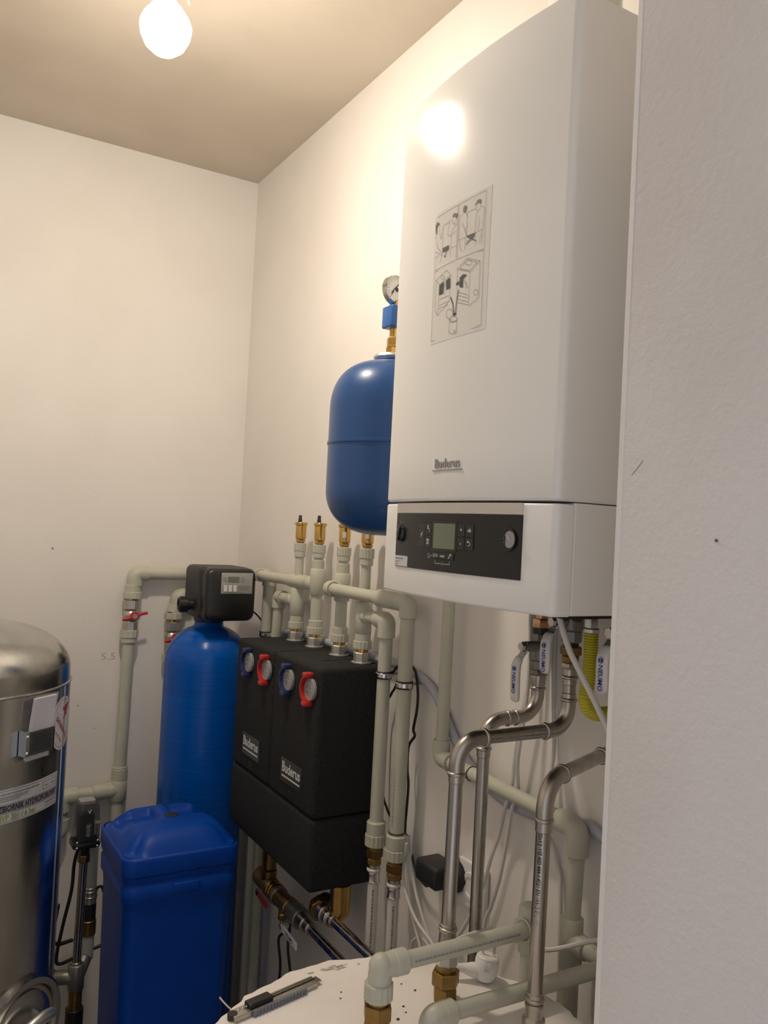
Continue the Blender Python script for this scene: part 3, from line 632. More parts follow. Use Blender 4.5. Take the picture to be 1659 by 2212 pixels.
# ---------------------------------------------------------------- softener cylinder
sx, sy, sr = .898, 2.64, .136
t = thing('softener_cylinder', (sx, sy, 0.001), 'tall glossy blue softener cylinder with a black control head', 'water softener')
prof = [(.10, .001), (.118, .004), (.122, .05), (sr, .055), (sr, 1.275)]+[(sr*math.cos(R(a))**.80, 1.275+.128*math.sin(R(a))) for a in range(6, 76, 6)]+[(.047, 1.402), (.045, 1.420)]
MB().lathe(prof, (sx, sy, 0), n=64).build('resin_tank', 'soft', t, 50)
MB().lathe([(.046, 1.415), (.050, 1.418), (.050, 1.434)], (sx, sy, 0), n=36).build('neck_ring', 'black', t)
hd = MB().rbox(.826, 1.000, 2.535, 2.70, 1.4315, 1.598, .020, 4).build('head_housing', 'black_m', t, 40)
hf = MB().loft([rr for rr in []] or [
    [V(p[0], yy, p[1]) for p in [(q[0], q[1]) for q in rrect(.917, 1.513, hx, hz_, rad, 0, 6)]]
    for yy, hx, hz_, rad in ((2.552, .083, .083, .024), (2.548, .084, .084, .024), (2.512, .083, .083, .024), (2.503, .080, .080, .024), (2.498, .074, .074, .022))]).build('head_cover', 'black', t, 40)
pl = MB().rbox(.882, .9855, 2.4955, 2.4990, 1.517, 1.583, .0015, 2)
plo = pl.build('control_plate', 'plate_g', t)
hfn = lambda u, v, h: V(.9338+u, 2.4950-h, 1.550+v)
mb = MB(); vs = [(-.031, .004), (.006, .004), (.006, .021), (-.031, .021)]; put2d(mb, vs, [(0, 1, 2, 3)], hfn, .0006); mb.build('display', 'lcd', plo, 0)
mb = MB(); vs, fs = text2d('13 51', .0125); put2d(mb, vs, fs, lambda u, v, h: hfn(u*.9-.0125, v+.0122, .0009)); mb.build('digits', 'print_g', plo, 0)
for u in (-.038, -.0225, -.007):
    mb = MB(); put2d(mb, [(u-.0055, -.026), (u+.0055, -.026), (u+.0055, -.006), (u-.0055, -.006)], [(0, 1, 2, 3)], hfn, .0016); mb.build('key', 'dial_w', plo, 0, .0005)
mb = MB()
for r_, (u0, u1, v) in enumerate(((-.047, -.034, .018), (-.047, -.036, .012), (-.045, -.035, .007), (.012, .024, .018), (.012, .026, .012), (.012, .024, .006), (.005, .044, -.009), (.005, .042, -.014), (.008, .036, -.019), (-.028, .030, -.0295))):
    dashes(mb, lambda u, v, h: hfn(u, v, .0003), u0, u1, v, .0022, r_)
mb.build('fine_print', 'print_g', plo, 0)
# threaded side connector
cn = MB().lathe([(.017, 0), (.0175, .030)], (.829, 2.60, 1.474), (-1, .1, -.02), 24).build('connector_neck', 'black', t)
mb = MB(); p0 = V(.812, 2.602, 1.474); mb.lathe([(.021, 0), (.0235, .002), (.0235, .026), (.0215, .030), (.0165, .030), (.0160, .010)], p0, (-1, .1, -.02), 30)
mb.build('connector_nut', 'black', t, 25)
for k in range(12):
    a_, b_, c_ = frame(V(-1, .1, -.02)); tt = 2*math.pi*k/12; e = a_*math.cos(tt)+b_*math.sin(tt); q = p0+e*.0238+c_*.014
    MB().obox(q, (e, np.cross(c_, e), c_), (.0012, .0024, .011)).build('nut_rib', 'black', cn, 0)
MB().tube(spline([(.99, 2.58, 1.47), (1.02, 2.575, 1.455), (1.05, 2.58, 1.43), (1.075, 2.585, 1.395), (1.09, 2.56, 1.35)]), .0026, 8).build('head_cable', 'cable_k', t)

# ---------------------------------------------------------------- brine bin
bx, by, hx, hy = .684, 2.250, .152, .150
t = thing('brine_bin', (bx, by, 0.001), 'blue plastic brine bin with a sculpted square lid', 'bin')
lv = [(.840, .152, .030), (.846, .1535, .032), (.880, .1535, .034), (.884, .1525, .034), (.8855, .1500, .034), (.8875, .1475, .034)]
mb = MB().loft([rrect(bx, by, h, h-.002, r, z, 6) for z, h, r in lv], True, False)
N = 44
def lid_h(u, v):                                   # u,v in -1..1 (v=-1 is the front)
    e = max(abs(u), abs(v)); n4 = (abs(u)**6+abs(v)**6)**(1/6)
    h = .8870+.050*(1-max(0, min(1, (n4-.60)/.40))**2.0)*(1-.07*(u*u+v*v))
    sm = lambda x, a, b: max(0., min(1., (x-a)/(b-a)))**2*(3-2*max(0., min(1., (x-a)/(b-a))))
    s1 = sm(u, -.95, -.78)*(1-sm(u, -.22, -.12))*sm(v, -.25, -.10+.35*(u+.9))*(1-sm(v, .55, .70))
    s2 = sm(u, .06, .16)*(1-sm(u, .86, .98))*sm(v, -.35-.4*(u-.3), .30)*(1-sm(v, .62, .74))
    return h-.026*s1*(.30+.70*sm(v, -.2, .55))-.026*s2*(.20+.80*sm(v, -.2, .6))
gv = []; gf = []
for j in range(N+1):
    for i in range(N+1):
        u = -1+2*i/N; v = -1+2*j/N
        k = 1.0; n2 = (abs(u)**8+abs(v)**8)**(1/8)
        k = max(abs(u), abs(v))/n2 if n2 > 0 else 1
        gv.append(V(bx+u*k*.1475, by+v*k*.1455, lid_h(u, v)))
for j in range(N):
    for i in range(N): gf.append((j*(N+1)+i, j*(N+1)+i+1, (j+1)*(N+1)+i+1, (j+1)*(N+1)+i))
mb.add(gv, gf); mb.build('lid', 'bin', t, 60)
MB().lathe([(.019, -.006), (.019, .0012), (.016, .0018)], (bx+.004, by-.004, .9365), (0, 0, 1), 26).build('lid_plug', 'black_m', t)
bd = [(.001, .128, .03), (.02, .132, .032), (.45, .1385, .034), (.745, .1425, .036), (.765, .1445, .036), (.775, .1495, .034), (.812, .1500, .034), (.816, .1470, .034), (.824, .1470, .034), (.828, .1500, .034), (.838, .1505, .032)]
body = MB().loft([rrect(bx, by, h, h-.002, r, z, 6) for z, h, r in bd]).build('bin_body', 'bin', t, 50)
yf = by-.148
MB().rbox(bx-.025, bx+.045, yf-.0040, yf+.004, .786, .812, .003).build('latch_boss', 'bin', body)

# ---------------------------------------------------------------- galvanised pressure tank
tx, ty, tr = .12, 2.21, .275
t = thing('pressure_tank', (tx, ty, 0.001), 'large galvanised steel pressure tank with paper labels', 'pressure tank')
prof = [(.02, .13)]+[(tr*math.sin(R(a)), .25-.12*math.cos(R(a))) for a in range(10, 90, 8)]+[(tr, .25), (tr, 1.336)]
MB().lathe(prof+[(tr-.001, 1.338)], (tx, ty, 0), n=96, cap1=False).build('tank_shell', 'galv', t, 50)
prof = [(tr-.001, 1.337), (tr-.002, 1.355)]+[(tr*math.cos(R(a))**.62-.002, 1.362+.115*math.sin(R(a))) for a in range(5, 88, 5)]+[(.01, 1.4775)]
MB().lathe(prof, (tx, ty, 0), n=96, cap0=False).build('tank_dome', 'galv', t, 60)
MB().torus((tx, ty, 1.337), (0, 0, 1), tr+.0005, .0028, 96, 8).build('weld_seam', 'galv', t)
a = R(-27); MB().tube([(tx+(tr+.0005)*math.cos(a), ty+(tr+.0005)*math.sin(a), z) for z in (.26, .6, 1.0, 1.336)], .0018, 8).build('vertical_seam', 'galv', t)
for k in range(3):
    a = R(70+120*k); MB().box(tx+.22*math.cos(a)-.025, tx+.22*math.cos(a)+.025, ty+.22*math.sin(a)-.025, ty+.22*math.sin(a)+.025, .001, .20).build('leg', 'galv', t, 0)
def tfn(adeg, z, off=.0012):
    return lambda u, v, h: V(tx+(tr+off+h)*math.cos(R(adeg)+u/tr), ty+(tr+off+h)*math.sin(R(adeg)+u/tr), z+v)
def tpatch(mb, adeg, z, u0, u1, v0, v1, off, n=16):
    f = tfn(adeg, z, off); o = len(mb.v)
    for k in range(n+1):
        u = u0+(u1-u0)*k/n; mb.v += [tuple(f(u, v0, 0)), tuple(f(u, v1, 0))]
    mb.f += [(o+2*k, o+2*k+2, o+2*k+3, o+2*k+1) for k in range(n)]
    return mb
def ttext(txt, adeg, z, size, u, v, m, par, align='LEFT', bold=0, off=.0022, rot=0, width=None):
    vs, fs = text2d(txt, size, align, bold); sxx = width/(max(q[0] for q in vs)-min(q[0] for q in vs)) if width else 1; c, s = math.cos(R(rot)), math.sin(R(rot)); f = tfn(adeg, z, off)
    mb = MB(); put2d(mb, [(u+sxx*x*c-y*s, v+sxx*x*s+y*c) for x, y in vs], fs, f); return mb.build('lettering', m, par, 0)
LA, LZ = -31.6, 1.1035                       # right end of the big label
lb = tpatch(MB(), LA, LZ, -.235, 0, -.037, .037, .0010, 24).build('tank_label', 'label', t, 60)
tpatch(MB(), LA, LZ, -.235, -.003, -.0165, .0050, .0015, 24).build('grey_band', 'label_g', lb, 60)
mb = MB()
for v in (-.0335, .0335): tpatch(mb, LA, LZ, -.232, -.004, v-.0006, v+.0006, .0016, 24)
tpatch(mb, LA, LZ, -.0046, -.0036, -.0335, .0335, .0016, 2)
for v in (.0105, .0270): tpatch(mb, LA, LZ, -.062, -.008, v-.0006, v+.0006, .0016, 6)
for u in (-.062, -.0085): tpatch(mb, LA, LZ, u, u+.001, .0105, .0270, .0016, 2)
mb.build('label_rules', 'print_g', lb, 60)
ttext('ZBIORNIK HYDROFOROWY', LA, LZ, .0195, -.008, -.0058, 'print_k', lb, 'RIGHT', .0005, width=.172)
ttext('HVP 301 / 6 bar', LA, LZ, .0165, -.083, -.0255, 'print_o', lb, 'RIGHT', .0005, width=.098)
mb = MB()
for k, (u0, u1, v, h) in enumerate(((-.20, -.074, .0265, .003), (-.20, -.105, .0205, .002), (-.20, -.105, .0165, .002), (-.20, -.125, .0120, .002), (-.052, -.008, -.0215, .0042), (-.052, -.010, -.0288, .0024), (-.056, -.036, .0185, .0036), (-.033, -.014, .0185, .0032))):
    dashes(mb, tfn(LA, LZ, .0022), u0, u1, v, h, k+3)
mb.build('fine_print', 'print_g', lb, 0)
# round guarantee sticker
GA, GZ, gr = -28.5, 1.2485, .0625
mb = MB(); n = 40; f = tfn(GA, GZ, .0010)
mb.add([f(0, 0, 0)]+[f(r*gr*math.cos(2*math.pi*i/n), r*gr*math.sin(2*math.pi*i/n), 0) for r in (.5, 1) for i in range(n)],
       [(0, 1+i, 1+(i+1) % n) for i in range(n)]+[(1+i, 1+n+i, 1+n+(i+1) % n, 1+(i+1) % n) for i in range(n)])
gs = mb.build('guarantee_sticker', 'label', t, 60)
mb = MB(); vs, fs = ribbon([(.056*math.cos(2*math.pi*i/n), .056*math.sin(2*math.pi*i/n)) for i in range(n+1)], .0009); put2d(mb, vs, fs, tfn(GA, GZ, .0018)); mb.build('sticker_ring', 'print_r', gs, 0)
rot = -42
ttext('4', GA, GZ, .066, .012, .028, 'print_r', gs, 'CENTER', .0006, .0018, rot)
ttext('GWARANCJI', GA, GZ, .0150, -.005, -.010, 'print_r', gs, 'CENTER', .0003, .0018, rot)
mb = MB(); cc, ss = math.cos(R(rot)), math.sin(R(rot))
for v, wd in ((-.022, .0010), (.004, .0006)):
    vs, fs = ribbon([(-.042*cc-v*ss-.004, -.042*ss+v*cc), (.042*cc-v*ss-.004, .042*ss+v*cc)], wd); put2d(mb, vs, fs, tfn(GA, GZ, .0018))
for i in range(5):
    u = -.022+.011*i; v = -.033; q = (u*cc-v*ss-.004, u*ss+v*cc)
    vs, fs = disc2(q, .0030, 5); put2d(mb, vs, fs, tfn(GA, GZ, .0018))
mb.build('stars_and_rules', 'print_r', gs, 0)
# nameplate with a paper booklet behind it
npl = thing('paper_booklet', tuple(tfn(-49, 1.20, .004)(0, 0, 0)), 'folded white paper booklet tucked behind the metal nameplate of the tank', 'booklet')
bf = tfn(-48.5, 1.268, .010)
def slab(fn, u0, u1, v0, v1, h0, h1, lean=0.0, tap=0.0):
    c = []
    for h in (h0, h1):
        for u, v in ((u0, v0), (u1, v0), (u1+tap, v1), (u0+tap, v1)):
            c.append(fn(u, v, h+lean*(v-v0)))
    return MB().add(c, [(0, 3, 2, 1), (4, 5, 6, 7), (0, 1, 5, 4), (1, 2, 6, 5), (2, 3, 7, 6), (3, 0, 4, 7)])
for k, (h0, h1) in enumerate(((.0, .0035), (.0045, .008))):
    slab(bf, -.052, .008, -.070, .064, h0, h1, .05, .012).build('sheet', 'paper', npl, 0, .001)
slab(bf, -.055, .010, -.072, .070, .0088, .0094, .05, .012).build('plastic_sleeve', M['sleeve'], npl, 0)
pf = tfn(-48.5, 1.236, .0015)
nb = slab(pf, -.052, .014, -.026, .026, .024, .0256).build('nameplate', 'name_m', t, 0, .0006)
slab(pf, -.060, -.051, -.028, .028, 0, .0256).build('plate_bracket', 'galv', nb, 0, .001)
slab(pf, .011, .015, -.026, .026, 0, .0256).build('plate_bracket', 'galv', nb, 0)
mb = MB()
for k in range(6): dashes(mb, lambda u, v, h: pf(u, v, .0262), -.047, .002+.008*(k % 2), .018-.0068*k, .0024, k+20)
mb.build('fine_print', 'print_k', nb, 0)
for v in (-.019, .017): MB().sphere(pf(-.058, v, .027), .004).build('rivet', 'chrome', nb)
# inspection hatch with its handle
ha, hz0 = -50.0, .585; n_ = V(math.cos(R(ha)), math.sin(R(ha)), 0); hc = V(tx, ty, hz0)+n_*tr; tan = V(-n_[1], n_[0], 0)
ht = MB().lathe([(.118, -.035), (.118, .010), (.113, .014), (.100, .014), (.096, .006), (.090, .004)], hc, n_, 48).build('hatch_neck', 'galv', t)
MB().lathe([(.086, .0), (.086, .008), (.070, .013), (.02, .015)], hc, n_, 40).build('hatch_cover', 'galv', ht)
MB().tube(spline([hc+n_*.012-tan*.05+V(0, 0, .0), hc+n_*.045-tan*.046+V(0, 0, .03), hc+n_*.055+V(0, 0, .045), hc+n_*.045+tan*.046+V(0, 0, .03), hc+n_*.012+tan*.05]), .011, 16).build('hatch_handle', 'zinc', ht)

# ---------------------------------------------------------------- pipes on the back wall
def ball_valve(par, x, y, zc, handle=True):
    pipe((x, y, zc+.048), (x, y, zc+.066), .018, 'brass', par, 'brass_tail'); pipe((x, y, zc-.066), (x, y, zc-.048), .018, 'brass', par, 'brass_tail')
    hexnut((x, y, zc+.020), (x, y, zc+.052), .0265, 'nickel', par, 'valve_nut', .25, 8); hexnut((x, y, zc-.052), (x, y, zc-.020), .0250, 'nickel', par, 'valve_nut', .25, 8)
    MB().sphere((x, y, zc), .0262, (1, 1, .95)).build('valve_body', 'nickel', par)
    pipe((x+.004, y-.018, zc), (x+.004, y-.040, zc), .0085, 'nickel', par, 'valve_stem')
    if handle:
        h = MB().lathe([(.0135, 0), (.0150, .003), (.0150, .012), (.0135, .014)], (x+.004, y-.032, zc), (0, -1, 0), 26).build('red_handle', 'red', par)
        MB().tube([(x+.014, y-.041, zc+.003), (x+.026, y-.042, zc+.008), (x+.046, y-.040, zc+.011)], [.0055, .005, .0052]).build('handle_wing', 'red', h)
        MB().tube([(x-.006, y-.041, zc-.003), (x-.018, y-.042, zc-.008), (x-.036, y-.040, zc-.011)], [.0055, .005, .0052]).build('handle_wing', 'red', h)
        MB().lathe([(.0085, 0), (.0085, .003), (.0045, .003), (.0045, .001)], (x+.004, y-.046, zc), (0, -1, 0), 16).build('handle_screw', 'zinc', h)
yl = 2.875  # back-wall pipe coordinates below were scaled about the camera, then baked in
t = thing('wall_pipe', (0.6931, yl, 0.0888), 'grey plastic pipe on the back wall with a red butterfly valve', 'pipe')
ppelbow((0.7074, yl, 1.551), (1, 0, 0), (0, 0, -1), .0262, t, .042, bend=.016)
pipe((0.7454, yl, 1.551), (0.9163, yl, 1.551), .0205, 'pp', t); sleeve((0.9134, yl, 1.551), (0.959, yl, 1.551), .0262, 'pp', t, 'coupling', .003)
pipe((0.9571, yl, 1.551), (1.089, yl, 1.551), .0205, 'pp', t)
sleeve((0.7036, yl, 1.487), (0.7036, yl, 1.513), .0262, 'pp', t); ribcollar((0.7036, yl, 1.466), (0.7036, yl, 1.489), .0305, 'pp', t, n=12)
ball_valve(t, 0.7007, yl, 1.41)
ribcollar((0.6998, yl, 1.334), (0.6998, yl, 1.36), .0300, 'pp', t, n=12); sleeve((0.6998, yl, 1.317), (0.6998, yl, 1.335), .0265, 'pp', t)
pipe((0.6998, yl, 1.318), (0.6941, yl, 0.8854), .0200, 'pp', t, 'down_pipe')
MB().torus((0.6941, yl, 0.8968), (0, 0, 1), .0225, .0030).build('weld_bead', 'pp', t)
sleeve((0.6941, yl, 0.8532), (0.6941, yl, 0.8949), .0262, 'pp', t, 'socket', .003)
pptee((0.6922, yl, 0.7858), (0.6931, yl, 0.8551), (0.6922, yl, 0.8209), (-1, 0, 0), .0270, t, .045)
pipe((0.6922, yl, 0.7877), (0.6893, yl, 0.0888), .0200, 'pp', t, 'down_pipe')
sleeve((0.6552, yl, 0.8209), (0.6077, yl, 0.819), .0262, 'pp', t, 'coupling', .003); pipe((0.6096, yl, 0.819), (0.5317, yl, 0.8171), .0205, 'pp', t)
ppelbow((0.5127, yl, 0.8171), (1, 0, 0), (0, 0, -1), .0275, t, .046, bend=.018)
pipe((0.5127, yl, 0.7753), (0.5127, yl, 0.7335), .0205, 'pp', t); ppelbow((0.5127, yl, 0.7003), (0, 0, 1), (-1, 0, 0), .0275, t, .046, bend=.018); pipe((0.471, yl, 0.7003), (0.2848, yl, 0.7003), .0205, 'pp', t)

t = thing('wall_pipe', (0.847, yl, 0.0888), 'grey plastic pipe on the back wall behind the blue softener cylinder', 'pipe')
ppelbow((0.8593, yl, 1.476), (1, 0, 0), (0, 0, -1), .0262, t, .038, bend=.016); pipe((0.8944, yl, 1.476), (1.089, yl, 1.476), .0205, 'pp', t)
sleeve((0.847, yl, 1.415), (0.8564, yl, 1.442), .0262, 'pp', t); ribcollar((0.847, yl, 1.395), (0.847, yl, 1.417), .0300, 'pp', t, n=12)
ball_valve(t, 0.846, yl, 1.334)
ribcollar((0.846, yl, 1.248), (0.846, yl, 1.273), .0300, 'pp', t, n=12); pipe((0.846, yl, 0.0888), (0.846, yl, 1.25), .0200, 'pp', t, 'down_pipe')

# ---------------------------------------------------------------- pressure switch and its pipework
px_, py_ = .5375, 2.607
t = thing('pressure_switch', (px_, py_, .70), 'pressure switch under a smoky clear cover beside the galvanised tank', 'pressure switch')
MB().loft([rrect(px_, py_, hx_, hx_*.92, .012, z, 4) for z, hx_ in ((.752, .038), (.756, .040), (.764, .040), (.768, .038))]).build('switch_base', 'black', t)
MB().loft([rrect(px_, py_, hx_, hx_*.92, .014, z, 4) for z, hx_ in ((.768, .0385), (.84, .0365), (.872, .034), (.886, .026), (.888, .020))]).build('clear_cover', M['glass_d'], t)
MB().loft([rrect(px_, py_, hx_, hx_*.92, .008, z, 4) for z, hx_ in ((.880, .026), (.8885, .022))]).build('cover_top', 'dial', t)
MB().box(px_-.022, px_+.022, py_-.018, py_+.018, .769, .848).build('mechanism', 'black_m', t, 0, .002)
MB().lathe([(.008, 0), (.008, .036)], (px_+.006, py_-.021, .783), (0, 0, 1), 12).build('spring', 'zinc', t)
for k in range(5): MB().torus((px_+.006, py_-.021, .787+.007*k), (0, 0, 1), .0085, .0014, 14, 6).build('spring_coil', 'chrome', t)
MB().tube(spline([(px_-.002, py_-.022, .862), (px_+.004, py_-.024, .852), (px_+.010, py_-.022, .862)]), .003, 8).build('terminal_clip', 'chrome', t)
for sx_, sz in ((-.028, .773), (.030, .773), (-.028, .757), (.030, .757)): MB().sphere((px_+sx_, py_-.036, sz), .0042).build('screw', 'chrome', t)
hexnut((px_, py_, .722), (px_, py_, .752), .0150, 'black', t, 'swivel_nut'); hexnut((px_, py_, .700), (px_, py_, .723), .0175, 'brass_d', t)
MB().tube(spline([(px_-.018, py_-.01, .752), (px_-.026, py_, .70), (px_-.030, py_, .62), (px_-.046, py_+.01, .52), (px_-.058, py_+.02, .42), (px_-.045, py_+.02, .398), (px_+.02, py_+.04, .405), (px_+.10, py_+.05, .42)]), .0052, 10).build('switch_cable', 'cable_k', t)
t = thing('pump_pipework', (px_, py_+.01, .001), 'slim steel pipe and fittings standing under the pressure switch', 'pipe')
pipe((px_, py_, .699), (px_-.002, py_+.008, .398), .0125, 'steel', t)
MB().torus((px_-.002, py_+.008, .399), (0, 0, 1), .0140, .003).build('joint_ring', 'steel_f', t)
MB().rcyl((px_, py_+.008, .318), (px_-.002, py_+.008, .396), .0235, .004).rcyl((px_, py_+.008, .355), (px_-.062, py_+.03, .355), .0205, .003).rcyl((px_, py_+.008, .35), (px_+.03, py_+.035, .40), .0205, .003).build('cast_tee', 'gunmetal', t, 50)
sleeve((px_-.058, py_+.03, .355), (px_-.070, py_+.034, .355), .0225, 'black', t, 'seal'); pipe((px_-.068, py_+.033, .355), (px_-.13, py_+.055, .355), .0165, 'nickel', t)
sleeve((px_, py_+.008, .262), (px_, py_+.008, .32), .0195, 'brass_d', t); sleeve((px_, py_+.008, .20), (px_, py_+.008, .264), .026, 'black', t); pipe((px_, py_+.008, .001), (px_, py_+.008, .202), .0225, 'black', t)
q = V(px_+.034, py_+.045, 0)
pipe(q+V(0, 0, .60), q+V(0, 0, .80), .0185, 'pp_d', t); sleeve(q+V(0, 0, .555), q+V(0, 0, .605), .0205, 'nickel', t)
hexnut(q+V(0, 0, .50), q+V(0, 0, .556), .0205, 'black', t); sleeve(q+V(0, 0, .46), q+V(0, 0, .505), .0230, 'brass_d', t); sleeve(q+V(0, 0, .385), q+V(0, 0, .465), .0200, 'pp_d', t)
for z in (.575, .592): MB().torus(q+V(0, 0, z), (0, 0, 1), .0205, .0028).build('joint_ring', 'steel_f', t)
MB().tube(spline([q+V(.016, -.01, .60), q+V(.03, -.015, .605), q+V(.038, -.015, .585), q+V(.050, -.015, .555)]), .0042, 8).build('lever', 'black', t)
MB().tube(spline([q+V(.024, -.016, .740), q+V(.032, -.018, .735)]), .006, 8).build('drain_stub', 'black', t)
MB().tube(spline([(px_-.065, py_+.0, .585), (px_-.07, py_+.02, .50), (px_-.06, py_+.03, .455), (px_-.01, py_+.045, .45)]), .0058, 8).build('hose_tail', 'cable_k', t)
MB().rcyl((.435, 2.62, .70), (.468, 2.60, .70), .011, .002).build('tank_nipple', 'black', t)

# ---------------------------------------------------------------- fittings under the distributor
xl, zl = 1.0, .680
t = thing('return_valve_run', (xl, 2.1, zl-.03), 'brass valve run sloping out from under the black distributor block', 'pipe')
MB().lathe([(.021, 0), (.021, .130)], (xl, 2.282, .732), (0, 0, 1), 24).build('port_stub', 'brass_d', t)
ppelbow((xl, 2.282, .690), (0, 0, 1), (0, 1, 0), .0235, t, .034, 'brass_d', .012)
MB().rcyl((xl, 2.25, .682), (xl, 2.345, .688), .0270, .004).build('elbow_body', 'brass_d', t)
for y0, y1, r, m in ((2.21, 2.25, .0245, 'brass_d'), (2.195, 2.212, .0275, 'gunmetal'), (2.135, 2.197, .0235, 'brass_d'), (2.115, 2.137, .0265, 'brass_d'), (2.085, 2.117, .0225, 'gunmetal'), (2.045, 2.087, .0285, 'gunmetal'), (2.01, 2.047, .0225, 'steel_f'), (1.985, 2.012, .0175, 'steel_f')):
    sleeve((xl, y1, .680), (xl, y0, .679), r, m, t, 'valve_section', .003)
for yy in (2.226, 2.242): MB().torus((xl, yy, .681), (0, 1, 0), .0250, .003).build('thread_ring', 'brass', t)
MB().rcyl((xl, 2.165, .678), (xl-.028, 2.11, .660), .0125, .003).build('filter_leg', 'brass_d', t)
pipe((xl, 1.987, .678), (xl, 1.30, .672), .0115, 'steel', t)
h = MB().obox((xl-.035, 2.245, .662), (V(1, 0, 0), unit(V(0, -1, -.12)), V(0, 0, 1)), (.003, .042, .0095)).build('red_lever', 'red', t, 0, .003)
MB().cyl((xl-.025, 2.275, .668), (xl-.038, 2.275, .668), .008, n=12).build('lever_screw', 'zinc', h)
h = MB().obox((xl-.035, 2.045, .640), (V(1, 0, 0), unit(V(0, -1, -.10)), V(0, 0, 1)), (.003, .050, .0105)).build('white_lever', 'white_pl', t, 0, .003)
mb = MB(); vs, fs = text2d('NEUMO', .014, bold=.0002); put2d(mb, vs, fs, lambda u, v, hh: V(xl-.0384, 2.040-u, .6400-.1*u*0+v-.1*(u))); mb.build('lettering', 'print_b', h, 0)
MB().rcyl((xl-.018, 2.092, .650), (xl-.042, 2.092, .650), .010, .002).build('lever_hub', 'zinc', h)

t = thing('supply_union', (xl+.04, 1.90, .74), 'brass elbow and steel pipe from under the distributor block end', 'pipe')
MB().rcyl((1.0, 1.835, .790), (1.0, 1.835, .862), .0260, .004).build('port_stub', 'brass', t)
MB().sphere((1.0, 1.845, .790), .0285, (1, 1.2, .9)).build('elbow_body', 'brass', t)
MB().rcyl((1.0, 1.86, .780), (1.0, 1.925, .776), .0265, .006).build('elbow_arm', 'brass_d', t)
hexnut((.985, 1.915, .775), (.975, 1.885, .773), .0290, 'brass_d', t, 'union_nut', .2, 8)
for y0, y1, r in ((1.86, 1.888, .0245), (1.835, 1.862, .0190), (1.82, 1.837, .0165)): sleeve((.98, y1, .773), (.98, y0, .773), r, 'steel_f', t, 'press_section', .003)
MB().torus((.98, 1.842, .773), (0, 1, 0), .0185, .003).build('joint_ring', 'chrome', t)
pipe((.98, 1.822, .773), (.98, 1.30, .775), .0115, 'steel', t)
for k, (a_, b_, c_) in enumerate((((.995, 2.12, .64), (.985, 2.155, .58), (.99, 2.145, .50)), ((.995, 2.105, .645), (.985, 2.09, .58), (.99, 2.075, .50)))):
    tag(MB().tube(spline([a_, V(*a_)+V(-.004, .012 if k == 0 else -.004, -.03), b_, c_, V(*c_)+V(0, .02, -.15), V(1.0, 2.1+.05*k, .001+.002)]), .0040, 8).build('sensor_cable', 'cable_k', None), ['thin black cable under the brass filter leg, bowed towards the bin', 'thin black cable under the brass run, beside the white lever'][k], 'cable', 'black cables under the brass valve run')

# ---------------------------------------------------------------- hot-water tank with polystyrene top
kx, ky, kr, KT = .645, .955, .29, 1.017
t = thing('hot_water_tank', (kx, ky, .001), 'white hot-water tank with a rough-cut polystyrene disc on top', 'water tank')
MB().lathe([(kr-.012, .001), (kr-.004, .01), (kr-.004, .975)], (kx, ky, 0), n=72).build('tank_jacket', 'jacket', t)
n = 150; rings = []
jag = [rnd.uniform(-.003, .002)+.0025*math.sin(i*.37)+.002*math.sin(i*.9+1) for i in range(n)]
for z, dr in ((.975, -.004), (.985, 0), (1.000, .001), (1.0135, -.0005), (KT, -.004)):
    rings.append([V(kx+(kr+dr+jag[i]*(1 if z > .98 else .3))*math.cos(2*math.pi*i/n), ky+(kr+dr+jag[i])*math.sin(2*math.pi*i/n), z+(rnd.uniform(-.0008, .0008) if z < KT else 0)) for i in range(n)])
top = MB().loft(rings).build('polystyrene_top', 'foam', t, 30)
# the smudge and crumbs lying on the disc
mb = MB(); vs, fs = disc2((0, 0), .03, 24, .007)
for k in range(26):
    a, b = rnd.gauss(.662, .018), rnd.gauss(1.2195, .0035); r = rnd.uniform(.0012, .0035); vs, fs = disc2((a, b), r*1.8, 7, r*.7); put2d(mb, vs, fs, lambda u, v, hh: V(u, v, KT+.0003+.00004*k))
mb.build('smudge', 'dust', top, 0)
for x_, y_, r_ in ((.637, 1.150, .0013), (.628, 1.135, .0014), (.700, 1.105, .0015), (.705, 1.075, .0018), (.735, 1.13, .0014), (.745, 1.105, .0018), (.80, 1.085, .0012), (.70, 1.06, .0014), (.60, 1.06, .0015), (.76, .965, .002), (.68, 1.05, .0022)):
    MB().sphere((x_, y_, KT+r_*.4), r_, (1.3, 1, .5), 8, 5).build('crumb', 'print_k', top)
MB().tube(spline([(.470, 1.155+.03, KT-.004), (.462, 1.19, KT+.004), (.455, 1.197, KT+.012)]), .0012, 6).build('loose_fibre', 'cable_w', top)

